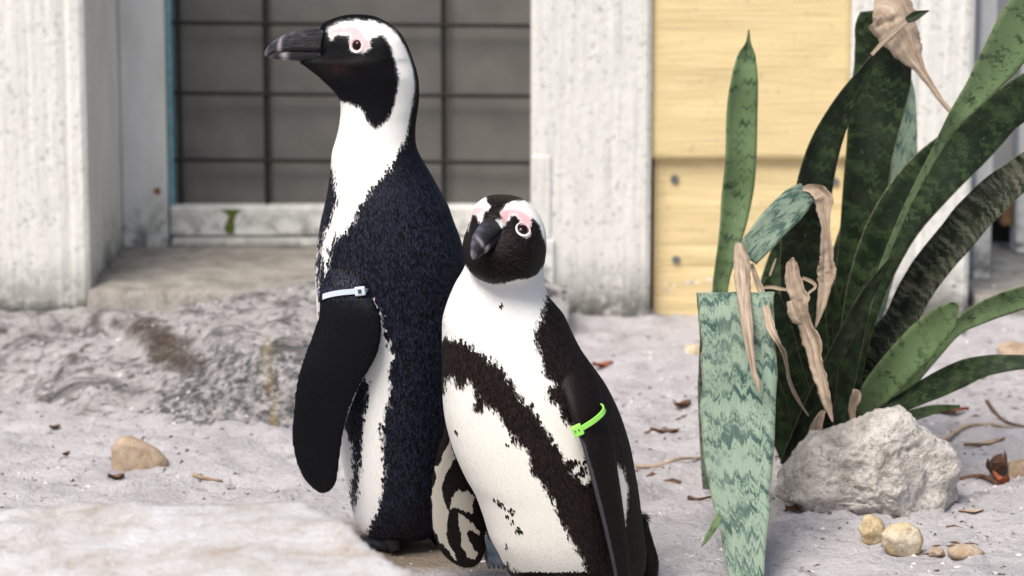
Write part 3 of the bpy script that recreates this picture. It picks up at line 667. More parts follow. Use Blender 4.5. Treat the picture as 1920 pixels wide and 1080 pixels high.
blade('leaf', [(1600, 850, 14, 3.82), (1640, 792, 20, 3.80), (1690, 757, 17, 3.79), (1745, 728, 23, 3.77), (1800, 702, 25, 3.75), (1850, 686, 20, 3.73), (1915, 679, 14, 3.71), (1980, 678, 8, 3.69)], M_LEAF, plant, n=34, tilt=-0.4, curl=0.35, seed=22, label='low dark leaf arching out over the sand')
blade('leaf', [(1640, 800, 8, 3.86), (1700, 782, 11, 3.85), (1750, 768, 9, 3.85), (1800, 762, 3, 3.84)], M_LEAF3, plant, n=16, tilt=0.4, seed=23)
# inner shadowed leaves
blade('leaf', [(1545, 890, 18, 3.86), (1505, 790, 30, 3.83), (1470, 680, 32, 3.80), (1452, 600, 28, 3.78), (1442, 545, 14, 3.77), (1438, 520, 2, 3.77)], M_LEAF, plant, n=24, tilt=0.3, curl=0.3, seed=24)
blade('leaf', [(1478, 872, 16, 3.80), (1520, 770, 16, 3.77), (1570, 660, 15, 3.74), (1622, 560, 13, 3.72), (1665, 493, 5, 3.70), (1675, 478, 1, 3.70)], M_LEAF, plant, n=28, tilt=0.5, curl=0.5, seed=25)
blade('leaf', [(1572, 872, 15, 3.80), (1578, 780, 15, 3.78), (1592, 680, 19, 3.76), (1612, 590, 17, 3.75), (1632, 530, 9, 3.74), (1642, 500, 1, 3.74)], M_LEAF, plant, n=26, tilt=-0.4, curl=0.4, seed=26)
blade('leaf', [(1520, 890, 20, 3.90), (1480, 780, 30, 3.93), (1455, 660, 34, 3.95), (1450, 560, 30, 3.96), (1460, 480, 18, 3.97), (1468, 430, 2, 3.97)], M_LEAF, plant, n=26, tilt=-0.2, curl=0.3, seed=27)
blade('leaf', [(1560, 890, 24, 3.93), (1562, 760, 34, 3.96), (1575, 620, 40, 3.98), (1598, 480, 38, 4.0), (1640, 350, 28, 4.0), (1668, 260, 6, 4.0)], M_LEAF, plant, n=26, tilt=0.2, curl=0.3, seed=28)
for k, (bx, mx, my, tx, ty, wd, yy_, tl) in enumerate(((1500, 1478, 770, 1470, 640, 30, 3.85, 0.2), (1530, 1515, 760, 1500, 600, 32, 3.91, -0.3), (1572, 1578, 740, 1584, 560, 30, 3.92, 0.3), (1550, 1556, 740, 1562, 560, 34, 3.88, 0.1), (1490, 1462, 800, 1448, 700, 22, 3.82, 0.1), (1590, 1600, 790, 1606, 700, 22, 3.86, 0.2))):
    blade('leaf', [(bx, 892, 16, yy_), ((bx + mx) / 2, (892 + my) / 2, wd * 0.85, yy_), (mx, my, wd, yy_ - 0.005), ((mx + tx) / 2, (my + ty) / 2, wd * 0.9, yy_ - 0.01), (tx, ty, wd * 0.35, yy_ - 0.015), (tx + (tx - mx) * 0.15, ty - 28, 1, yy_ - 0.015)], M_LEAF, plant, n=22, tilt=tl, curl=0.35, seed=70 + k)
blade('dry_leaf', [(1530, 880, 10, 3.72), (1525, 830, 14, 3.71), (1535, 790, 10, 3.70), (1545, 770, 3, 3.70)], M_DRY, plant, n=14, curl=0.5, seed=29, wob=0.2)
blade('dry_leaf', [(1602, 800, 3, 3.72), (1598, 765, 9, 3.71), (1606, 742, 10, 3.70), (1600, 730, 2, 3.70)], M_DRY, plant, n=12, curl=0.5, seed=30, wob=0.25)

# ------------------------------------------------------------------ litter on the sand
def on_ground(px, py): 
    p = on_z(px, py, 0); p[2] = gz(p[0], p[1]); return p
def litter_leaf(px, py, length, width, yaw, mat, label, lift=0.3, group=None):
    c = on_ground(px, py); n = 9; Vv = []; Fq = []
    ca, sa = math.cos(yaw), math.sin(yaw)
    for side in (0.0011, 0.0):
        for i in range(n):
            t = i / (n - 1); wd = width * math.sin(math.pi * min(1, t * 0.96 + 0.03)) ** 0.7
            for s in (-1, 0, 1):
                lx = (t - 0.5) * length; ly = s * wd / 2
                z = 0.0015 + side + lift * width * (abs(s) * 0.7 + 0.5 * (2 * t - 1) ** 2 + 0.15 * math.sin(t * 9 + s))
                Vv.append((c[0] + lx * ca - ly * sa, c[1] + lx * sa + ly * ca, c[2] + z))
    for k in (0, n * 3):
        for i in range(n - 1):
            for j in (0, 1):
                q = [k + i * 3 + j, k + (i + 1) * 3 + j, k + (i + 1) * 3 + j + 1, k + i * 3 + j + 1]; Fq.append(q if k == 0 else q[::-1])
    o = obj('dead_leaf', Vv, Fq, mat, smooth=True); tag(o, label, 'dead leaf', 'dead leaves on the sand'); return o
def twig(pts, r, mat, label, group=None):
    P = [on_ground(*p) for p in pts]
    for p in P: p[2] += r * 0.8
    P = catmull(P, 12); V, F = tube_vf(P, [r * (1 - 0.5 * i / 11) for i in range(12)], 7)
    o = obj('twig', V, F, mat, smooth=True); tag(o, label, 'twig', 'twigs on the sand'); return o
litter_leaf(1130, 692, 0.034, 0.02, 0.3, M_RED, 'small orange dead leaf on the sand behind the shorter penguin', 0.35)
litter_leaf(1868, 905, 0.055, 0.026, 1.1, M_BROWN, 'curled dark brown dead leaf beside the orange tan stone', 0.9)
litter_leaf(1876, 925, 0.030, 0.014, 2.2, M_RED, 'small red dead leaf under the curled dark brown one', 0.8)
litter_leaf(1790, 632, 0.045, 0.024, 0.1, M_BROWN, 'dark brown dead leaf beneath the olive snake plant leaf', 0.5)
litter_leaf(1770, 772, 0.075, 0.018, 0.12, M_RED, 'long rusty dead leaf under the low snake plant leaf', 0.3)
litter_leaf(218, 903, 0.022, 0.014, 0.2, M_BROWN, 'dark brown leaf scrap in front of the smooth tan stone', 0.4)
litter_leaf(103, 806, 0.016, 0.010, 0.5, M_BROWN, 'brown leaf scrap on bare sand left of the tan stone', 0.4)
litter_leaf(125, 860, 0.014, 0.008, 0.9, M_BROWN, 'tiny brown leaf scrap between the tan stone and the white boulder', 0.5)
litter_leaf(1280, 770, 0.03, 0.016, 0.6, M_BROWN, 'brown leaf scrap left of the hanging pale leaf', 0.5)
litter_leaf(1245, 815, 0.04, 0.014, -0.2, M_BROWN, 'dark dead leaf on the sand beside the long twig', 0.4)
litter_leaf(1820, 970, 0.032, 0.012, 0.1, M_TAN, 'tan leaf scrap on the sand beside the craggy rock', 0.25)
litter_leaf(1490, 965, 0.026, 0.016, 0.4, M_BROWN, 'brown dead leaf tucked under the edge of the craggy rock', 0.4)
litter_leaf(1845, 838, 0.07, 0.012, 0.5, M_TAN, 'narrow tan dead leaf curving over the sand behind the craggy rock', 0.5)
twig([(362, 899), (388, 901), (417, 902)], 0.0032, M_TAN, 'short tan twig on the sand below the rock ledge')
twig([(1192, 868), (1235, 868), (1270, 866), (1312, 858)], 0.0035, M_TAN, 'long pale twig lying towards the hanging leaf')
twig([(1292, 915), (1310, 928), (1335, 916)], 0.0028, M_BROWN, 'bent brown twig at the foot of the hanging leaf')
twig([(1762, 828), (1810, 808), (1850, 800), (1900, 796)], 0.004, M_TAN, 'long curved tan twig behind the craggy rock')
twig([(1800, 905), (1840, 908), (1872, 915)], 0.004, M_BROWN, 'dark twig touching the side of the craggy rock')
twig([(1850, 760), (1880, 785), (1925, 800)], 0.003, M_BROWN, 'thin dark twig on the sand beyond the low leaf')

def grit(name, n, smin, smax, mat, label, seed, dens=None, xr=(-1.0, 1.0), yr=(3.0, 4.97), long=1.0):
    rr = np.random.default_rng(seed); Vv = []; Fq = []
    T = np.array([(1, 0, -0.5), (-0.6, 0.9, -0.4), (-0.5, -0.9, -0.4), (0.1, 0.05, 0.25)]); TF = [(0, 1, 3), (1, 2, 3), (2, 0, 3), (0, 2, 1)]
    xs = rr.uniform(*xr, n * 3); ys = rr.uniform(*yr, n * 3)
    cl = fbm(np.stack([xs * 4, ys * 4, xs * 0], -1), 3, seed); ok = cl > (-0.1 if dens is None else dens)
    xs, ys = xs[ok][:n], ys[ok][:n]; zs = ground_h(xs, ys); led = ledge_h(xs, ys); zs = np.maximum(zs, led)
    for x, y, z in zip(xs, ys, zs):
        s = smin + (smax - smin) * rr.random() ** 3; a = rr.uniform(0, 6.28); q = T * s * rr.uniform(0.6, 1.4, 3) * [long, 1, 1]
        R2 = np.array([[math.cos(a), -math.sin(a), 0], [math.sin(a), math.cos(a), 0], [0, 0, 1]]); k = len(Vv)
        Vv += list(q @ R2.T + [x, y, z + 0.25 * s]); Fq += [[i + k for i in f] for f in TF]
    o = obj(name, Vv, Fq, mat, base=(0, 0, 0)); tag(o, label, 'grit', kind='stuff'); return o
grit('dark_grit', 3600, 0.0008, 0.0060, M_GRIT, 'dark specks of grit and leaf crumbs strewn over the sand', 3, 0.05)
grit('pale_grit', 2200, 0.0012, 0.006, M_GRITP, 'pale shell grit strewn over the sand', 4)
grit('leaf_crumbs', 420, 0.0015, 0.0065, M_BROWN, 'brown crumbs of dead leaf strewn around the snake plant', 6, -0.05, (0.10, 0.85), (3.35, 4.6), 2.6)
grit('sand_clods', 500, 0.003, 0.011, M_SAND, 'small loose clods of sand', 8, 0.0)
#PENGUINS
# ------------------------------------------------------------------ penguins
M_PLUM = make_plumage('plumage', 0.7, 0.1); M_FEATH = make_plumage('feathers', 0.45, 0.15)
M_BEAK = make_beak()
M_EYE = simple('dark_eye', (0.010, 0.002, 0.0015), 0.08, 0.3); M_RING = simple('pale_eye_ring', (0.78, 0.70, 0.68), 0.5, 0.4, 0.08, 300)
M_FOOT = simple('black_foot_skin', (0.018, 0.018, 0.022), 0.5, 0.4, 0.5, 250); M_CLAW = simple('claw', (0.05, 0.045, 0.05), 0.35, 0.5)
def ring_loft(rows, Yc, nseg=56, nring=120, expo=2.2):
    """body from outline rows: (photo y, left x, right x, half depth m, depth offset m, taper towards the left)"""
    S = []
    for r in rows:
        py, xl, xr, hd = r[:4]; yo = r[4] if len(r) > 4 else 0.0; tp = r[5] if len(r) > 5 else 0.0
        Y = Yc + yo; a = at_Y(xl, py, Y); b = at_Y(xr, py, Y)
        S.append(((a[0] + b[0]) / 2, Y, a[2], (b[0] - a[0]) / 2, hd, tp))
    S = catmull(S, nring); V = []; F = []
    for (cx, cy, cz, rx, ry, tp) in S:
        for k in range(nseg):
            t = 2 * math.pi * k / nseg; c, s = math.cos(t), math.sin(t)
            c2 = math.copysign(abs(c) ** (2 / expo), c); s2 = math.copysign(abs(s) ** (2 / expo), s)
            V.append((cx + rx * c2, cy + ry * s2 * (1 + (tp if c2 < 0 else min(tp, 0.45)) * c2), cz))
    for i in range(nring - 1):
        for k in range(nseg): F.append([i * nseg + k, (i + 1) * nseg + k, (i + 1) * nseg + (k + 1) % nseg, i * nseg + (k + 1) % nseg])
    F.append(list(range(nseg))); F.append(list(range((nring - 1) * nseg, nring * nseg))[::-1])
    return np.array(V), F
def flipper_loft(rows, Yc, nseg=28, nring=60):
    """rows: (photo y, left x, right x, Y offset left, Y offset right, half thickness m)"""
    S = []
    for py, xl, xr, yl, yr, th in rows: S.append((*at_Y(xl, py, Yc + yl), *at_Y(xr, py, Yc + yr), th))
    S = catmull(S, nring); V = []; F = []
    for r in S:
        a = np.array(r[:3]); b = np.array(r[3:6]); c = (a + b) / 2; h = (b - a) / 2; n = np.array([h[1], -h[0], 0.0]); n /= max(np.linalg.norm(n), 1e-9)
        for k in range(nseg):
            t = 2 * math.pi * k / nseg; V.append(c + h * math.cos(t) + n * r[6] * math.sin(t))
    for i in range(nring - 1):
        for k in range(nseg): F.append([i * nseg + k, (i + 1) * nseg + k, (i + 1) * nseg + (k + 1) % nseg, i * nseg + (k + 1) % nseg])
    F.append(list(range(nseg))); F.append(list(range((nring - 1) * nseg, nring * nseg))[::-1])
    return np.array(V), F
def bvh_of(V, F): return BVHTree.FromPolygons([Vector(v) for v in V], F)
def fuse(parts, voxel, smooth_it):
    """one continuous skin over all the parts"""
    V, F = join_vf(*parts); me = mesh_from('tmp', V, F); o = bpy.data.objects.new('tmp', me); COL.objects.link(o)
    m = o.modifiers.new('r', 'REMESH'); m.mode = 'VOXEL'; m.voxel_size = voxel; m.use_smooth_shade = True
    s = o.modifiers.new('s', 'SMOOTH'); s.factor = 0.5; s.iterations = smooth_it
    dg = bpy.context.evaluated_depsgraph_get(); dg.update()
    out = bpy.data.meshes.new_from_object(o.evaluated_get(dg)); bpy.data.objects.remove(o)
    n = len(out.vertices); co = np.empty(n * 3, np.float32); out.vertices.foreach_get('co', co); co = co.reshape(-1, 3).astype(float)
    nn = np.empty(n * 3, np.float32); out.vertices.foreach_get('normal', nn); nn = nn.reshape(-1, 3).astype(float)
    out.calc_loop_triangles(); tr = np.empty(len(out.loop_triangles) * 3, np.int32); out.loop_triangles.foreach_get('vertices', tr)
    Fq = [list(p.vertices) for p in out.polygons]
    bpy.data.meshes.remove(out)
    return co, nn, tr.reshape(-1, 3), Fq
def nearest_part(co, bvhs):
    d = np.array([[b.find_nearest(Vector(p))[3] for p in co] for b in bvhs]); return d.argmin(0)
def jitter(P, amp, seed, sc):
    Q = P * np.array([sc, sc, sc * (0.3 if sc > 150 else 0.6)])              # feather tips run down the body
    return np.stack([fbm(Q, 2, seed), 1.7 * fbm(Q, 2, seed + 50)], -1) * amp
def feathers(name, parent, co, nn, tr, part, size_f, flow_f, color_f, tip_f, mat, seed, cover=7.0):
    """overlapping little feathers laid along the body, each coloured by its root"""
    rr = np.random.default_rng(seed)
    A, B, C = co[tr[:, 0]], co[tr[:, 1]], co[tr[:, 2]]
    cen = (A + B + C) / 3; area = np.linalg.norm(np.cross(B - A, C - A), axis=1) / 2
    L, W = size_f(cen, part[tr[:, 0]]); dens = np.where(L > 0, cover / np.maximum(L * W * 0.5, 1e-9), 0) * area
    cnt = np.floor(dens + rr.random(len(dens))).astype(int); idx = np.repeat(np.arange(len(tr)), cnt); n = len(idx)
    u = rr.random((n, 1)); v = rr.random((n, 1)); fl = (u + v) > 1; u = np.where(fl, 1 - u, u); v = np.where(fl, 1 - v, v)
    P = A[idx] + u * (B - A)[idx] + v * (C - A)[idx]
    N = nn[tr[idx, 0]] * (1 - u - v) + nn[tr[idx, 1]] * u + nn[tr[idx, 2]] * v; N /= np.linalg.norm(N, axis=1)[:, None]
    d_ = np.sqrt(L[idx] * 0.32 * W[idx] * 0.7)[:, None]                     # even spacing: one feather per small cell
    lev = np.round(np.log2(d_ / 0.001) * 2) / 2; d_ = 0.001 * 2 ** lev
    key = np.concatenate([np.floor(P / d_), lev * 2], 1).astype(np.int64); _, first = np.unique(key, axis=0, return_index=True)
    idx, P, N = idx[first], P[first], N[first]; n = len(idx)
    prt = part[tr[idx, 0]]; L, W = L[idx] * rr.uniform(0.9, 1.15, n), W[idx] * rr.uniform(0.9, 1.15, n)
    T = flow_f(P, N, prt) + rr.normal(size=(n, 3)) * 0.08; T -= N * (T * N).sum(1)[:, None]; T /= np.linalg.norm(T, axis=1)[:, None] + 1e-9
    S = np.cross(N, T); L = L[:, None]; W = W[:, None]
    col = color_f(P, N, prt, True); pale = (col.mean(1) > 0.2)[:, None]
    lift = rr.uniform(0.10, 0.135, n)[:, None] * np.where(pale, 0.35, 1.0); tip = tip_f(col, prt, P)
    q0 = P - N * 0.0004; q1 = P + T * L * 0.5 - S * W * 0.5 + N * (0.0001 + L * lift * 0.35); q3 = P + T * L * 0.5 + S * W * 0.5 + N * (0.0001 + L * lift * 0.35)
    q2 = P + T * L + N * L * lift * 0.75
    qm = P + T * L * 0.55 + N * (0.0003 + L * lift * 0.5 + W * np.where(pale, 0.03, 0.12))
    Vv = np.stack([q0, q1, q2, q3, qm], 1).reshape(-1, 3); k = np.arange(n)[:, None] * 5
    Fq = np.stack([k + [0, 1, 4], k + [1, 2, 4], k + [0, 4, 3], k + [3, 4, 2]], 1).reshape(-1, 3)
    o = obj(name, Vv, Fq.tolist(), mat, parent, smooth=True)
    cc = np.stack([col, col * 0.8 + tip * 0.2, tip, col * 0.8 + tip * 0.2, col * 0.72 + tip * 0.28], 1).reshape(-1, 3); set_col(o.data, cc)
    dark = (col.mean(1) < 0.2)[:, None]; e = np.where(dark, 0.55, 0.10)
    nv = np.stack([N, N - S * e, N + T * e * 0.8, N + S * e, N], 1).reshape(-1, 3); nv /= np.linalg.norm(nv, axis=1)[:, None]
    o.data.normals_split_custom_set_from_vertices([tuple(x) for x in nv])
    tag(o, kind='stuff'); return o
SEC = np.array([(-0.5, .008, -.006, -.012, .006), (-0.25, .0165, -.006, -.0175, .0115), (0, .0200, -.006, -.0195, .0134), (.2, .0205, -.0055, -.0198, .0130), (.4, .0192, -.005, -.0190, .0115), (.6, .0155, -.0055, -.0180, .0095), (.75, .0105, -.007, -.0172, .0076), (.87, .0045, -.0095, -.0160, .0056), (.95, -.0015, -.0125, -.0150, .0038), (1.0, -.0075, -.0135, -.0140, .0016)])
def muzzle(B, tip, up, width_k, height_k, t_end):
    """feathered skin that wraps the root of the beak"""
    B = np.array(B, float); a = np.array(tip, float) - B; Ln = np.linalg.norm(a); a /= Ln; up = np.array(up, float); up -= a * (up @ a); up /= np.linalg.norm(up); s = np.cross(a, up)
    V = []; F = []; n = 28; rows = np.linspace(-0.75, t_end, 16)
    for i, t in enumerate(rows):
        top, low, hw = (np.interp(t, SEC[:, 0], SEC[:, c]) for c in (1, 3, 4)); k = 1.35 - 0.23 * sstep(-0.5, t_end, t) - (0.25 if i == 15 else 0)
        back = sstep(-0.1, -0.75, t) * 0.006
        for j in range(n):
            th = 2 * math.pi * j / n; slant = 0.10 * math.sin(th) * Ln
            V.append(B + a * (t * Ln - max(0, slant) * 0.5) + s * (hw * width_k * k + back) * math.cos(th) + up * height_k * ((top + low) / 2 + ((top - low) / 2 * (1 + (k - 1) * 0.45) + back * 0.3) * math.sin(th)))
    for i in range(15):
        for j in range(n): F.append([i * n + j, i * n + (j + 1) % n, (i + 1) * n + (j + 1) % n, (i + 1) * n + j])
    F.append(list(range(n))[::-1]); F.append(list(range(15 * n, 16 * n))); return np.array(V), F
def beak(parent, B, tip, up, width_k=1.0, height_k=1.0):
    B = np.array(B, float); a = np.array(tip, float) - B; Ln = np.linalg.norm(a); a /= Ln; up = np.array(up, float); up -= a * (up @ a); up /= np.linalg.norm(up); s = np.cross(a, up)
    sec = SEC
    sec = catmull(sec, 46); out = []
    for part in (0, 1):
        V = []; n = 17; F = []; C = []
        for (t, top, g, low, hw) in sec:
            if part == 1: t = -0.5 + (t + 0.5) * 0.965
            for k in range(n):
                th = math.pi * k / (n - 1); x = hw * width_k * math.cos(th) * (1.0 if part == 0 else 0.9)
                if part == 0: y = g + (top - g) * math.sin(th) ** 0.85
                else: y = (g - 0.0006) + (low - g) * math.sin(th) ** 0.7
                V.append(B + a * t * Ln + s * x + up * y * height_k)
                ridge = math.sin(th) ** 6
                base = np.array([0.007, 0.0065, 0.008])
                if part == 0:
                    base = base + ridge * sstep(0.25, 0.55, t) * np.array([0.10, 0.105, 0.15]) * (0.6 + 0.4 * math.sin(t * 40))
                    base = base + math.exp(-((t - 0.70 + 0.04 * math.cos(th)) / 0.035) ** 2) * np.array([0.30, 0.27, 0.29]) * (1 - ridge) + sstep(0.9, 1, t) * np.array([0.09, 0.08, 0.09])
                else:
                    base = base + math.exp(-((t - 0.66) / 0.06) ** 2) * np.array([0.40, 0.35, 0.36]) + sstep(0.78, 0.95, t) * np.array([0.10, 0.09, 0.10])
                base = base * float(0.25 + 0.75 * sstep(0.0, 0.22, t)); C.append(base)
        m = len(sec)
        for i in range(m - 1):
            for k in range(n - 1): F.append([i * n + k, i * n + k + 1, (i + 1) * n + k + 1, (i + 1) * n + k])
            F.append([i * n + n - 1, i * n, (i + 1) * n, (i + 1) * n + n - 1])
        F.append(list(range(n))[::-1]); F.append(list(range((m - 1) * n, m * n)))
        if part == 1: F = [f[::-1] for f in F]
        o = obj('upper_beak' if part == 0 else 'lower_beak', V, F, M_BEAK, parent, smooth=True); set_col(o.data, np.array(C)); out.append(o)
    return out
def eye(parent, p, n, r, ring_r, up=(0, 0, 1), sq=1.0):
    p = np.array(p); n = np.array(n) / np.linalg.norm(n); up = np.array(up, float); up -= n * (up @ n); up /= np.linalg.norm(up); s = np.cross(up, n)
    Vs, Fs = ico(3); q = p - n * r * 0.62
    e = obj('eye', q + (Vs[:, :1] * s * sq + Vs[:, 1:2] * up) * r + Vs[:, 2:3] * n * r * 0.95, Fs, M_EYE, parent, smooth=True)
    V = []; F = []; a, b = 28, 10
    for i in range(a):
        t = 2 * math.pi * i / a; thick = ring_r * (0.05 + 0.13 * (1 - math.sin(t)) / 2)
        for k in range(b):
            f = 2 * math.pi * k / b; rad = ring_r + thick * math.cos(f)
            V.append(p + (s * math.cos(t) * (sq * 0.5 + 0.5 if sq < 1 else 1) + up * math.sin(t)) * rad + n * (thick * 0.5 * math.sin(f) + 0.0002))
    for i in range(a):
        for k in range(b): F.append([i * b + k, ((i + 1) % a) * b + k, ((i + 1) % a) * b + (k + 1) % b, i * b + (k + 1) % b])
    obj('eye_ring', V, F, M_RING, parent, smooth=True); return e
def foot(parent, c, yaw, sc=1.0):
    c = np.array(c, float); ca, sa = math.cos(yaw), math.sin(yaw)
    def w_(x, y, z): return c + sc * np.array([x * ca - y * sa, x * sa + y * ca, z])
    parts = []
    for a, ln in ((-0.42, 0.058), (0.0, 0.066), (0.42, 0.058)):
        d = (math.cos(a), math.sin(a))
        parts.append(tube_vf([w_(0, 0, .012), w_(d[0] * ln * .35, d[1] * ln * .35, .011), w_(d[0] * ln * .7, d[1] * ln * .7, .008), w_(d[0] * ln, d[1] * ln, .005)], [.0095, .0085, .0075, .005], 9))
    web = [w_(0, 0, .010)] + [w_(math.cos(a) * l, math.sin(a) * l, .005) for a, l in ((-.42, .05), (-.2, .047), (0, .057), (.2, .047), (.42, .05))]
    n = len(web); Vw = web + [p - np.array([0, 0, .004]) for p in web]
    Fw = [[0, i, i + 1] for i in range(1, n - 1)] + [[n, n + i + 1, n + i] for i in range(1, n - 1)] + [[i, n + i, n + i + 1, i + 1] for i in range(1, n - 1)] + [[0, n, n + 1, 1], [0, n - 1, 2 * n - 1, n]]
    parts.append((Vw, Fw)); parts.append(tube_vf([w_(-.012, 0, .006), w_(-.004, 0, .022), w_(-.004, 0, .05)], [.007, .010, .010], 10))
    V, F = join_vf(*parts); f = obj('foot', V, F, M_FOOT, parent, smooth=True)
    for a, ln in ((-0.42, 0.058), (0.0, 0.066), (0.42, 0.058)):
        d = (math.cos(a), math.sin(a)); V, F = tube_vf([w_(d[0] * (ln - .003), d[1] * (ln - .003), .006), w_(d[0] * (ln + .008), d[1] * (ln + .008), .005), w_(d[0] * (ln + .015), d[1] * (ln + .015), .001)], [.0035, .0026, .0006], 7); obj('claw', V, F, M_CLAW, f)
    return f
def r1(L): return [(480 + u / 2.571, v / 2.571) for u, v in L]
def r2(L): return [(530 + u / 1.6364, 400 + v / 1.6364) for u, v in L]
def r3(L): return [(790 + u / 3.6, 340 + v / 3.6) for u, v in L]
def r4(L): return [(780 + u / 2.077, 560 + v / 2.077) for u, v in L]
def fm(L): return [(800 + u / 3.6, 780 + v / 3.6) for u, v in L]
WHITE = np.array([0.80, 0.79, 0.76]); PINK = np.array([0.74, 0.43, 0.45])

# ---- taller penguin, side on, looking left
YA = 3.50
TK = 0.45
rowsA = [(28.5, 655, 682, .006, .01), (31, 640, 700, .012, .01), (36, 624, 712, .018, .01, .2), (45, 606, 729, .025, .008, .4), (58, 600, 745, .031, .005, TK), (72, 600, 756, .034, 0, TK), (90, 598, 765, .0365, 0, TK),
         (102, 594, 770, .0375, 0, TK), (108, 572, 772, .0375, 0, .8), (114, 562, 774, .0375, 0, .85), (119, 567, 776, .0375, 0, .8), (125, 574, 778, .037, 0, .7), (132, 583, 780, .037, 0, .6), (141, 595, 782, .0365, 0, TK), (152, 607, 784, .036, 0, .35), (168, 624, 785, .035, 0, .25), (184, 636, 785, .034, 0, .15), (202, 639, 783, .0335, 0, .1),
         (222, 638, 780, .034), (242, 635, 778, .0355), (262, 630, 778, .038), (282, 624, 782, .042), (302, 621.5, 792, .048), (326, 620, 806, .054), (355, 616, 822, .061), (385, 610, 838, .067), (415, 603, 849, .072), (450, 597.5, 862, .077), (490, 593, 871, .081), (550, 593, 878, .085), (600, 597, 882, .087),
         (660, 605, 884, .088), (720, 614, 882, .088), (780, 624, 877, .087), (840, 637, 868, .084), (890, 648, 856, .079), (930, 657, 843, .072), (960, 663, 832, .064), (982, 672, 822, .054), (997, 690, 813, .040), (1004, 715, 802, .022)]
bodyA = ring_loft(rowsA, YA)
flipA = flipper_loft([(490, 625, 672, -.045, -.055, .012), (520, 612, 682, -.062, -.078, .014), (548, 602, 690, -.074, -.088, .012), (572, 600, 704, -.080, -.096, .010), (594, 598, 713, -.084, -.100, .009), (626, 587, 715, -.086, -.103, .008), (663, 573, 707, -.088, -.104, .0075), (699, 561, 688, -.089, -.104, .007), (736, 554, 669, -.089, -.102, .0065), (779, 550, 653, -.088, -.100, .006), (815, 548, 643, -.086, -.097, .006), (855, 553, 637, -.084, -.094, .0055), (889, 566, 633, -.082, -.091, .005), (906, 578, 629, -.081, -.089, .0045), (918, 592, 619, -.081, -.086, .004), (922, 599, 610, -.081, -.083, .003)], YA)
farflipA = flipper_loft([(500, 615, 680, .045, .055, .012), (550, 612, 690, .075, .09, .010), (640, 618, 705, .088, .105, .008), (740, 632, 700, .09, .106, .007), (840, 652, 690, .088, .10, .006), (895, 668, 684, .085, .09, .004)], YA)
tailA = flipper_loft([(950, 780, 840, .0, .0, .03), (985, 795, 838, .0, .0, .022), (1008, 806, 836, .0, .0, .014), (1018, 816, 834, .0, .0, .006)], YA)
pinkA = r1([(335, 165), (350, 145), (400, 128), (450, 122), (490, 135), (515, 160), (538, 195), (538, 235), (490, 258), (445, 238), (440, 170), (400, 168), (370, 172), (365, 190), (350, 190)])
whiteA = r1([(250, 478), (250, 800), (362, 800), (385, 860), (395, 930), (385, 990), (365, 1030), (348, 1075)]) + r2([(128, 60), (122, 120), (130, 180), (138, 207), (140, 160), (145, 100), (165, 60), (200, 40), (230, 5)]) + \
    r1([(470, 1050), (485, 1010), (500, 970), (540, 940), (545, 900), (580, 880), (620, 830), (660, 780), (680, 740), (700, 690), (725, 640), (742, 560), (755, 470), (762, 400), (755, 350), (740, 280), (710, 215), (670, 155), (620, 120), (560, 100), (500, 97), (420, 103), (370, 120), (330, 150),
        (335, 165), (350, 190), (365, 190), (370, 172), (400, 168), (440, 170), (445, 238), (490, 258), (538, 235), (540, 200), (545, 182), (570, 172), (605, 168), (635, 220), (650, 270), (668, 320), (675, 380), (668, 430), (660, 500), (640, 560), (610, 590), (575, 610), (545, 580), (520, 540), (490, 505), (440, 485), (405, 478)])
bellyA = r2([(-60, 40), (113, 40), (113, 80), (108, 150), (110, 240), (118, 310), (150, 420), (175, 540), (190, 640), (200, 660), (218, 720), (216, 770), (207, 850), (222, 940), (230, 1000), (-60, 1000)])
flankA = r2([(256, 240), (280, 255), (302, 300), (312, 350), (326, 380), (337, 430), (326, 480), (330, 540), (316, 600), (302, 650), (306, 720), (314, 790), (306, 850), (288, 910), (268, 950), (250, 985), (222, 985), (216, 900), (226, 850), (236, 780), (240, 700), (248, 640), (258, 570), (262, 510), (240, 480), (230, 420), (240, 300)])
trailA = np.array([(643, 815), (652, 779), (667.5, 736), (686, 699)])
BLK_A = np.array([0.0022, 0.0024, 0.0036])
def colorA(P, N, prt, fine):
    px = to_px(P); hd = sstep(330, 200, px[:, 1])
    j = jitter(P, 1.0, 3, 330) * (3.0 - 1.6 * hd)[:, None] + jitter(P, 1.0, 9, 80) * (1.8 - 1.2 * hd)[:, None]
    if fine: j = j + rng.normal(size=j.shape) * (2.6 - 1.4 * hd)[:, None]
    q = px + j; c = np.tile(BLK_A, (len(P), 1))
    sm = np.max([np.clip(0.5 - poly_sdf(w_, q) / 4.5, 0, 1) for w_ in (whiteA, bellyA, flankA)], 0); wm = sm > 0.5
    c = c * (1 - sm[:, None]) + WHITE * sm[:, None]
    d = poly_sdf(pinkA, px + jitter(P, 1.6, 21, 260)); pk = np.clip(0.5 - (d + 2) / 7, 0, 1)[:, None]
    pk = pk * (poly_sdf(whiteA, q) < 0)[:, None]; c = c * (1 - pk) + PINK * pk
    warm = np.exp(-(((px[:, 0] - 625) / 34) ** 2 + ((px[:, 1] - 125) / 14) ** 2))[:, None] * (~wm)[:, None]
    c = c + warm * np.array([0.022, 0.009, 0.005]) * (0.5 + 0.9 * np.clip(fbm(P * 260, 3, 77), 0, 1))[:, None]
    fl = (prt == 1) | (prt == 2) | (prt == 3)
    c[fl] = BLK_A * 0.9
    t = poly_sdf(list(trailA) + [(trailA[2][0] + 40, trailA[2][1] + 60)], px)
    te = fl & (np.abs(poly_sdf([(643, 816), (652, 779), (667.5, 736), (688, 698), (667.6, 737), (652.1, 780)], px + jitter(P, 1.5, 5, 300))) < 2.2) & (prt == 1)
    c[te] = (0.36, 0.34, 0.32)
    return c
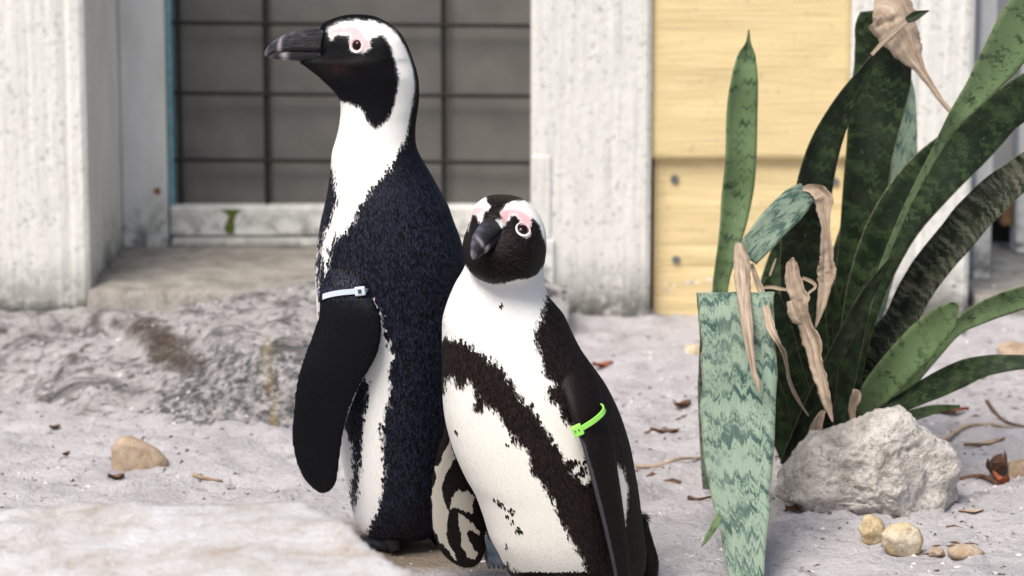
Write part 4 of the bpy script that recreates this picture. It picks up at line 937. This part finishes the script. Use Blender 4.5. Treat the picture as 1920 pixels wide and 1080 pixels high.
BKA = (at_Y(607, 85, YA), at_Y(496, 86, YA + 0.002), (0, 0, 1), 1.0, 0.95); muzA = muzzle(*BKA, 0.05)
coA, nnA, trA, FA = fuse([bodyA, flipA, farflipA, tailA, muzA], 0.0021, 5)
prA = nearest_part(coA, [bvh_of(*bodyA), bvh_of(*flipA), bvh_of(*farflipA), bvh_of(*tailA), bvh_of(*muzA)]); prA[prA == 4] = 0
pgA = thing('penguin', (float(at_Y(745, 1010, YA)[0]), YA, 0), 'taller black backed penguin with white wing tie standing in profile', 'penguin', 'penguins')
bA = obj('body', coA, FA, M_PLUM, pgA, smooth=True); set_col(bA.data, colorA(coA, nnA, prA, False))
def sizeA(P, prt):
    px = to_px(P); y = px[:, 1]
    k = sstep(190, 420, y)
    L = 0.0046 + 0.0034 * k; W = 0.0012 + 0.0022 * k
    fl = ((prt == 1) | (prt == 2)) & (y > 556); L = np.where(fl, 0.0040, L); W = np.where(fl, 0.0022, W)
    bare = np.hypot(px[:, 0] - 668, px[:, 1] - 84) < 15
    return np.where(bare, 0, L), W
def flowA(P, N, prt):
    px = to_px(P); h = sstep(230, 150, px[:, 1])[:, None]
    back = P - at_Y(560, 70, YA); back /= np.linalg.norm(back, axis=1)[:, None]
    return np.array([0.05, 0, -1.0]) * (1 - h) + back * h
def tipA(c, prt, P):
    blk = (c.mean(1) < 0.2)[:, None]; yy = to_px(P)[:, 1]; body = sstep(150, 420, yy)[:, None] * np.where(prt == 0, 1.0, 1 - 0.88 * sstep(530, 580, yy))[:, None]
    r = rng.uniform(0.15, 1.35, (len(c), 1)) ** 1.6
    return np.where(blk, c + body * r * np.array([0.028, 0.034, 0.064]) + (1 - body) * r * 0.002, np.clip(c * rng.uniform(0.94, 1.04, (len(c), 1)), 0, 0.85))
feathers('feathers', pgA, coA, nnA, trA, prA, sizeA, flowA, colorA, tipA, M_FEATH, 21)
bvA = bvh_of(coA, FA)
def hit(bv, px, py):
    d = Vector(pdir(px, py)).normalized(); h = bv.ray_cast(Vector(CAM), d); return np.array(h[0]), np.array(h[1])
p, n = hit(bvA, 668.5, 85); eye(pgA, p, n, 0.0074, 0.0080)
p2 = np.array([p[0], 2 * YA - p[1], p[2]]); eye(pgA, p2, np.array([n[0], -n[1], n[2]]), 0.0074, 0.0080)
beak(pgA, *BKA)
foot(pgA, (float(at_Y(733, 1010, YA)[0]), YA - 0.030, gz(-0.13, 3.45)), math.pi - 1.0)
foot(pgA, (float(at_Y(760, 1010, YA)[0]), YA + 0.040, gz(-0.13, 3.54)), math.pi - 1.1)

# ---- shorter penguin, facing the camera
YB_ = 3.30
headB = ring_loft([(367.5, 930, 952, .008, -.004), (370, 914, 967, .018, -.006), (376, 902, 982, .028, -.008), (388, 889, 997, .038, -.012), (400, 883, 1007.5, .044, -.016), (415, 879.5, 1016, .049, -.020), (432, 876, 1022, .052, -.024), (448, 870, 1024, .054, -.027), (464, 868, 1024, .055, -.029), (480, 869, 1022, .054, -.030), (497, 874, 1019, .051, -.030), (510, 884, 1008, .046, -.030), (520, 898, 994, .038, -.030), (527, 915, 972, .024, -.030), (529, 930, 955, .012, -.030)], YB_, expo=2.15)
bodyB = ring_loft([(430, 905, 995, .02, .012), (450, 892, 1010, .034, .012), (480, 880, 1018, .042, .010), (508, 868, 1019, .047, .006), (530, 855, 1020.5, .051, .002), (554, 844, 1027, .056, 0), (570, 838, 1038, .060), (588, 832.5, 1053, .064), (604, 830, 1062, .067), (630, 829.5, 1074, .071), (660, 829.5, 1090, .075), (690, 830, 1111, .079), (724, 830, 1135, .082), (767, 832.5, 1157, .085), (805, 840, 1171, .087), (844, 852, 1182, .088), (887, 871, 1190, .088), (921, 890, 1196, .087), (960, 905, 1201, .085), (998, 917, 1206, .081), (1032, 934, 1210, .074), (1065, 951, 1208, .062), (1085, 972, 1196, .048), (1097, 1000, 1176, .030), (1101, 1030, 1150, .012)], YB_)
flipB = flipper_loft([(668, 1040, 1092, -.040, .0, .012), (705, 1052, 1110, -.062, -.020, .015), (740, 1062, 1122, -.080, -.036, .014), (777, 1073, 1132, -.093, -.048, .012), (830, 1093, 1148, -.102, -.060, .010), (868, 1103, 1153, -.105, -.066, .009), (920, 1117, 1161, -.106, -.070, .008), (984, 1133, 1170, -.104, -.073, .007), (1041, 1146, 1177, -.100, -.074, .006), (1080, 1154, 1180, -.096, -.074, .005), (1110, 1160, 1181, -.092, -.076, .004), (1122, 1166, 1176, -.088, -.082, .003)], YB_)
farflipB = flipper_loft([(640, 850, 890, .0, .03, .012), (700, 838, 885, .012, .045, .012), (760, 834, 885, .02, .05, .010), (801, 836, 885, .025, .05, .009), (849, 821, 892, .028, .05, .008), (880, 814, 900, .03, .05, .0075), (916, 809, 909, .032, .05, .007), (984, 810, 914, .034, .05, .006), (1022, 820, 912, .036, .05, .005), (1042, 833, 906, .037, .05, .0045), (1056, 850, 897, .039, .048, .004), (1063, 868, 886, .04, .045, .003)], YB_)
tailB = flipper_loft([(960, 1150, 1199, .03, .045, .03), (1000, 1165, 1209, .03, .05, .025), (1040, 1180, 1220, .03, .055, .02), (1070, 1190, 1222, .03, .06, .014), (1095, 1198, 1220, .035, .06, .008), (1104, 1204, 1216, .04, .06, .004)], YB_)
bandB = r4([(60, 150), (110, 148), (150, 146), (210, 163), (240, 195), (290, 230), (340, 270), (360, 310), (400, 370), (440, 410), (470, 450), (500, 500), (520, 550), (550, 590), (570, 630), (600, 660), (640, 690), (690, 720), (760, 800), (800, 1120), (700, 1120), (660, 1040), (640, 990), (600, 930), (580, 890), (550, 840), (535, 790), (500, 750), (480, 700), (440, 660), (430, 610), (400, 570), (370, 520), (330, 470), (310, 430), (265, 395), (250, 420), (222, 425), (225, 400), (240, 370), (205, 318), (160, 330), (142, 282), (122, 290), (112, 350), (60, 350)])
backB = r4([(505, -10), (490, 45), (475, 60), (470, 100), (460, 150), (475, 200), (490, 230), (485, 270), (510, 300), (540, 325), (505, 345), (510, 385), (545, 400), (560, 445), (590, 480), (625, 500), (650, 540), (670, 700), (690, 760), (740, 1000), (760, 1120), (1100, 1120), (1100, -60), (540, -60)])
whiteB = [r4([(775, 625), (800, 650), (822, 720), (818, 800), (808, 885), (790, 800), (770, 720)]), r4([(560, 570), (590, 560), (640, 570), (668, 640), (675, 700), (650, 712), (610, 650), (575, 615)])]
lowB = r4([(340, 1010), (375, 1055), (440, 1080), (440, 1140), (300, 1140)])
faceB = r3([(200, 300), (318, 330), (335, 300), (345, 240), (372, 232), (385, 262), (400, 300), (450, 340), (530, 330), (560, 300), (580, 268), (600, 240), (625, 235), (645, 265), (652, 300), (645, 350), (682, 382), (722, 365), (728, 310), (735, 245), (760, 270), (790, 300), (800, 340), (802, 365), (818, 390), (838, 450), (842, 500), (822, 560), (790, 600), (762, 640), (720, 640), (690, 655), (640, 650), (590, 670), (540, 680), (480, 685), (420, 670), (370, 650), (335, 610), (310, 560), (200, 520)])
crownB = r3([(440, 150), (432, 60), (700, 60), (695, 130), (640, 138), (590, 150), (560, 168), (522, 222), (542, 285), (410, 285), (425, 228), (470, 190), (452, 165)])
pinkB = [r3([(515, 215), (540, 200), (600, 188), (650, 198), (700, 222), (732, 258), (730, 310), (725, 360), (682, 385), (645, 350), (652, 300), (645, 265), (625, 235), (600, 240), (580, 268), (558, 305), (540, 305), (520, 262)]), r3([(322, 255), (330, 225), (345, 195), (380, 172), (420, 182), (438, 208), (410, 228), (388, 260), (375, 275), (370, 235), (345, 240), (330, 280)])]
BLK_B = np.array([0.0042, 0.0024, 0.0024])
specks = [(937, 570, 4, 3)] + [(780 + u / 2.077, 560 + v / 2.077, a, b) for u, v, a, b in ((153, 515, 2, 6), (305, 775, 4, 2), (325, 790, 6, 4), (345, 800, 4, 3), (355, 830, 4, 5), (370, 820, 3, 4), (370, 860, 3, 3), (400, 890, 4, 6), (345, 955, 3, 3), (590, 640, 7, 8), (612, 625, 5, 5), (640, 660, 7, 7), (652, 632, 4, 4), (445, 402, 5, 5), (165, 300, 4, 7), (375, 540, 5, 6), (350, 565, 4, 4))]
WF = [fm([(150, 160), (185, 230), (190, 290), (150, 340), (125, 400), (100, 480), (110, 530), (130, 600), (150, 640), (132, 720), (132, 800), (150, 870), (180, 920), (210, 965), (180, 955), (120, 890), (72, 820), (42, 740), (32, 640), (32, 540), (45, 470), (62, 400), (50, 320), (78, 330), (100, 260), (130, 210)]),
      fm([(160, 545), (200, 495), (270, 490), (320, 540), (300, 590), (310, 650), (260, 640), (215, 620), (150, 620)]),
      fm([(210, 650), (280, 690), (362, 770), (350, 795), (285, 755), (262, 790), (300, 850), (340, 920), (322, 972), (270, 930), (222, 860), (228, 800), (205, 730)])]
def colorB(P, N, prt, fine):
    px = to_px(P); head = (prt == 0); v = (CAM - P); v /= np.linalg.norm(v, axis=1)[:, None]; facing = (N * v).sum(1)
    j = jitter(P, 1.0, 13, 330) * np.where(head, 1.5, 3.6)[:, None] + jitter(P, 1.0, 19, 70) * np.where(head, 0.6, 3.2)[:, None]
    if fine: j = j + rng.normal(size=j.shape) * np.where(head, 1.0, 2.8)[:, None]
    q = px + j; c = np.tile(WHITE, (len(P), 1))
    c = c * (1 - 0.05 * sstep(600, 900, px[:, 1])[:, None] * np.array([0.0, 0.4, 1.6]))
    bodym = (prt == 1) | (prt == 4)
    soft = lambda pl, Q, w_=5.0: np.clip(0.5 - poly_sdf(pl, Q) / w_, 0, 1)
    bm_ = np.max([soft(pl, q) for pl in (bandB, backB, lowB)], 0) * bodym
    for wp in whiteB: bm_ = bm_ * (1 - soft(wp, px + j * 0.5))
    blk = np.zeros(len(P), bool)
    for (x, y, a, b) in specks: blk |= bodym & ((((px[:, 0] + 0.5 * j[:, 0] - x) / a) ** 2 + ((px[:, 1] + 0.5 * j[:, 1] - y) / b) ** 2) < 1)
    blk |= bodym & (facing < -0.12) & (px[:, 1] > 545)
    blk |= (prt == 4)
    blk |= bodym & (px[:, 1] > 1068)
    bm_ = np.maximum(bm_, head * np.maximum(soft(faceB, q, 3.0), soft(crownB, q, 3.0)))
    hb = head & ((poly_sdf(faceB, q) < 0) | (poly_sdf(crownB, q) < 0) | ((facing < -0.25) & (np.abs(px[:, 0] - 950) < 45)))
    bm_ = np.maximum(bm_, blk)[:, None]; blk = blk | hb
    c = c * (1 - bm_) + BLK_B * bm_
    pk = np.zeros(len(P))
    for pp_ in pinkB: pk = np.maximum(pk, np.clip(0.5 - (poly_sdf(pp_, px) + 1.5) / 6, 0, 1))
    pk = (pk * (head & ~hb & (facing > 0)))[:, None]; c = c * (1 - pk) + PINK * pk
    c[prt == 2] = BLK_B * 1.05
    f3 = prt == 3; wf = np.zeros(len(P), bool)
    for wp in WF: wf |= poly_sdf(wp, px + jitter(P, 2.2, 23, 250)) < 0
    c[f3] = BLK_B * 0.7; c[f3 & wf & (facing > -0.1)] = (0.40, 0.37, 0.32)
    led = (prt == 2) & (poly_sdf([(1074, 790), (1095, 832), (1114, 898), (1133, 974), (1148, 1041), (1156, 1085), (1152, 1085), (1144, 1041), (1129, 974), (1110, 898), (1091, 832), (1072, 790)], px) < 2.0)
    c[led] = (0.055, 0.055, 0.07)
    return c
hb = np.array(bvh_of(*headB).ray_cast(Vector(CAM), Vector(pdir(928, 427)).normalized())[0])
BKB = (hb + np.array([0.002, 0.012, 0.0]), np.array([float(at_Y(880, 478, YB_ - 0.12)[0]), hb[1] - 0.046, float(at_Y(880, 474, YB_ - 0.12)[2])]), (-0.55, -0.3, 0.8), 0.94, 0.74); muzB = muzzle(*BKB, 0.20)
coB, nnB, trB, FB = fuse([headB, bodyB, flipB, farflipB, tailB, muzB], 0.0021, 4)
prB = nearest_part(coB, [bvh_of(*x) for x in (headB, bodyB, flipB, farflipB, tailB, muzB)]); prB[prB == 5] = 0
pgB = thing('penguin', (float(at_Y(1070, 1100, YB_)[0]), YB_, 0), 'shorter white chested penguin with lime green wing tie facing forward', 'penguin', 'penguins')
bB = obj('body', coB, FB, M_PLUM, pgB, smooth=True); set_col(bB.data, colorB(coB, nnB, prB, False))
def sizeB(P, prt):
    px = to_px(P); y = px[:, 1]; k = sstep(500, 640, y) * (prt != 0)
    L = 0.0050 + 0.0024 * k; W = 0.0011 + 0.0013 * k
    fl = (prt == 2) | (prt == 3); L = np.where(fl, 0.0028, L); W = np.where(fl, 0.0015, W)
    L = np.where(prt == 4, 0.012, L); W = np.where(prt == 4, 0.0022, W)
    bare = (np.hypot(px[:, 0] - 981, px[:, 1] - 430) < 12)
    return np.where(bare, 0, L), W
def flowB(P, N, prt):
    h = (prt == 0)[:, None]; back = P - at_Y(905, 455, YB_ - 0.10); back /= np.linalg.norm(back, axis=1)[:, None]
    d = np.tile(np.array([0.22, 0.0, -1.0]), (len(P), 1)); d[:, 0] += 0.15 * sstep(600, 800, to_px(P)[:, 1])
    return np.where(h, back, d)
def tipB(c, prt, P):
    blk = (c.mean(1) < 0.2)[:, None]; body = ((prt == 1) | (prt == 4))[:, None]; r = rng.uniform(0.1, 1.3, (len(c), 1)) ** 1.4
    return np.where(blk, c + r * np.where(body, 1.3, np.where((prt == 0)[:, None], 0.7 * r ** 3, 0.8)) * np.array([0.028, 0.018, 0.016]), np.clip(c * rng.uniform(0.93, 1.03, (len(c), 1)), 0, 0.85))
feathers('feathers', pgB, coB, nnB, trB, prB, sizeB, flowB, colorB, tipB, M_FEATH, 22)
bvB = bvh_of(coB, FB)
p, n = hit(bvB, 981, 430); eye(pgB, p, n, 0.0088, 0.0086, up=(0.55, 0, 0.85), sq=0.86)
p, n = hit(bvB, 881.5, 424); eye(pgB, p + np.array([0.0, 0.004, 0]), n + np.array([-0.6, 0.4, 0]), 0.0076, 0.0082, up=(0.2, 0, 1))
beak(pgB, *BKB)
foot(pgB, (float(at_Y(1000, 1107, YB_)[0]), YB_ - 0.03, gz(0.03, 3.27)), -math.pi / 2 - 0.5)
foot(pgB, (float(at_Y(1110, 1107, YB_)[0]), YB_ - 0.02, gz(0.09, 3.28)), -math.pi / 2 - 0.1)

M_PLUME = simple('blue_grey_plume', (0.09, 0.115, 0.15), 0.45, 0.4, 0.6, 60)
for k, (x1_, x2_) in enumerate(((908, 918), (910, 927), (912, 936), (914, 945))):
    blade('tail_feather', [(905 + k * 2, 985 + 6 * k, 2, YB_ + 0.055 - k * 0.004), ((905 + x1_) / 2 + 6, 1010 + 3 * k, 5, YB_ + 0.056 - k * 0.004), ((x1_ + x2_) / 2, 1040, 6, YB_ + 0.058 - k * 0.004), (x2_, 1066, 2.5, YB_ + 0.06 - k * 0.004)], M_PLUME, pgB, n=12, curl=0.4, seed=60 + k)

# ------------------------------------------------------------------ wing ties
def strap(pts, width, thick, axis_v, mat, parent):
    P = catmull(pts, 40); V = []; F = []
    for i in range(len(P)):
        t = P[min(i + 1, 39)] - P[max(i - 1, 0)]; t /= np.linalg.norm(t); a = np.array(axis_v, float); a -= t * (a @ t); a /= np.linalg.norm(a); n = np.cross(t, a)
        for (x, y) in ((-.5, -.5), (.5, -.5), (.5, .5), (-.5, .5)): V.append(P[i] + a * x * width + n * y * thick)
    for i in range(39):
        for k in range(4): F.append([i * 4 + k, i * 4 + (k + 1) % 4, (i + 1) * 4 + (k + 1) % 4, (i + 1) * 4 + k])
    F += [[3, 2, 1, 0], [156, 157, 158, 159]]
    return obj('strap', V, F, mat, parent)
def rot_box(c, ax, ay, az, sx, sy, sz, bev):
    V, F = box_vf(-sx / 2, sx / 2, -sy / 2, sy / 2, -sz / 2, sz / 2, bev); M3 = np.stack([ax, ay, az], 0); return np.array(V) @ M3 + c, F
M_TIEW = simple('white_nylon', (0.62, 0.68, 0.76), 0.35, 0.5); M_TIEG = simple('lime_nylon', (0.36, 0.86, 0.13), 0.35, 0.5); M_SLOT = simple('tie_slot', (0.05, 0.07, 0.05), 0.6)
def front(bv, px, py, off):
    h, n = hit(bv, px, py); d = pdir(px, py); d = d / np.linalg.norm(d); return h - d * off
# white tie across the taller penguin's wing
pts = [at_Y(604, 563, YA - 0.068)] + [front(bvA, x, y, 0.0035) for x, y in ((607, 556), (622, 551.5), (640, 548.5), (656, 547), (668, 546))]
back_ = [at_Y(690, 546, YA - 0.082), at_Y(694, 548, YA - 0.060)]
c = front(bvA, 675, 546, 0.0050)
tw = thing('wing_tie', c, 'white plastic cable tie around the wing of the taller penguin', 'cable tie', 'wing ties')
strap(pts + [c + np.array([0.004, 0.002, 0])] + back_, 0.0062, 0.0016, (0.05, 0, 1), M_TIEW, tw)
ax = np.array([0.985, -0.05, 0.13]); ax /= np.linalg.norm(ax); az = np.array([-0.13, 0, 0.99]); az -= ax * (az @ ax); az /= np.linalg.norm(az); ay = np.cross(az, ax)
V, F = rot_box(c, ax, ay, az, 0.0125, 0.006, 0.0105, 0.0014); obj('tie_head', V, F, M_TIEW, tw)
V, F = rot_box(c - ay * 0.0032 + az * 0.0003, ax, ay, az, 0.0040, 0.0012, 0.0046, 0.0003); obj('tie_slot', V, F, M_SLOT, tw)
# loose lime tie on the shorter penguin's wing
c = front(bvB, 1083, 807, 0.0045)
tg = thing('wing_tie', c, 'loose lime green cable tie looped around the wing of the shorter penguin', 'cable tie', 'wing ties')
pf = [front(bvB, x, y, o_) for x, y, o_ in ((1091, 803, 0.0035), (1101, 797, 0.006), (1112, 790, 0.010), (1122, 782, 0.014))]
yb = pf[-1][1]
pts = [c] + pf + [at_Y(1130, 774, yb + 0.006), at_Y(1133, 767, yb + 0.016), at_Y(1130, 762, yb + 0.026), at_Y(1122, 760.5, yb + 0.034), at_Y(1112, 763, yb + 0.038), at_Y(1102, 768, yb + 0.044)]
strap(pts, 0.0056, 0.0017, (-0.45, -0.25, 1), M_TIEG, tg)
ax = np.array([0.9, -0.1, 0.42]); ax /= np.linalg.norm(ax); az = np.array([-0.38, -0.1, 0.9]); az -= ax * (az @ ax); az /= np.linalg.norm(az); ay = np.cross(az, ax)
V, F = rot_box(c, ax, ay, az, 0.0115, 0.007, 0.0125, 0.0014); obj('tie_head', V, F, M_TIEG, tg)
for k in (-1, 1):
    V, F = rot_box(c - ay * 0.0036 + az * 0.0008 + ax * 0.0022 * k, ax, ay, az, 0.0016, 0.0012, 0.0022, 0.0003); obj('tie_slot', V, F, M_SLOT, tg)

for o in bpy.data.objects:
    if '_base' in o: del o['_base']
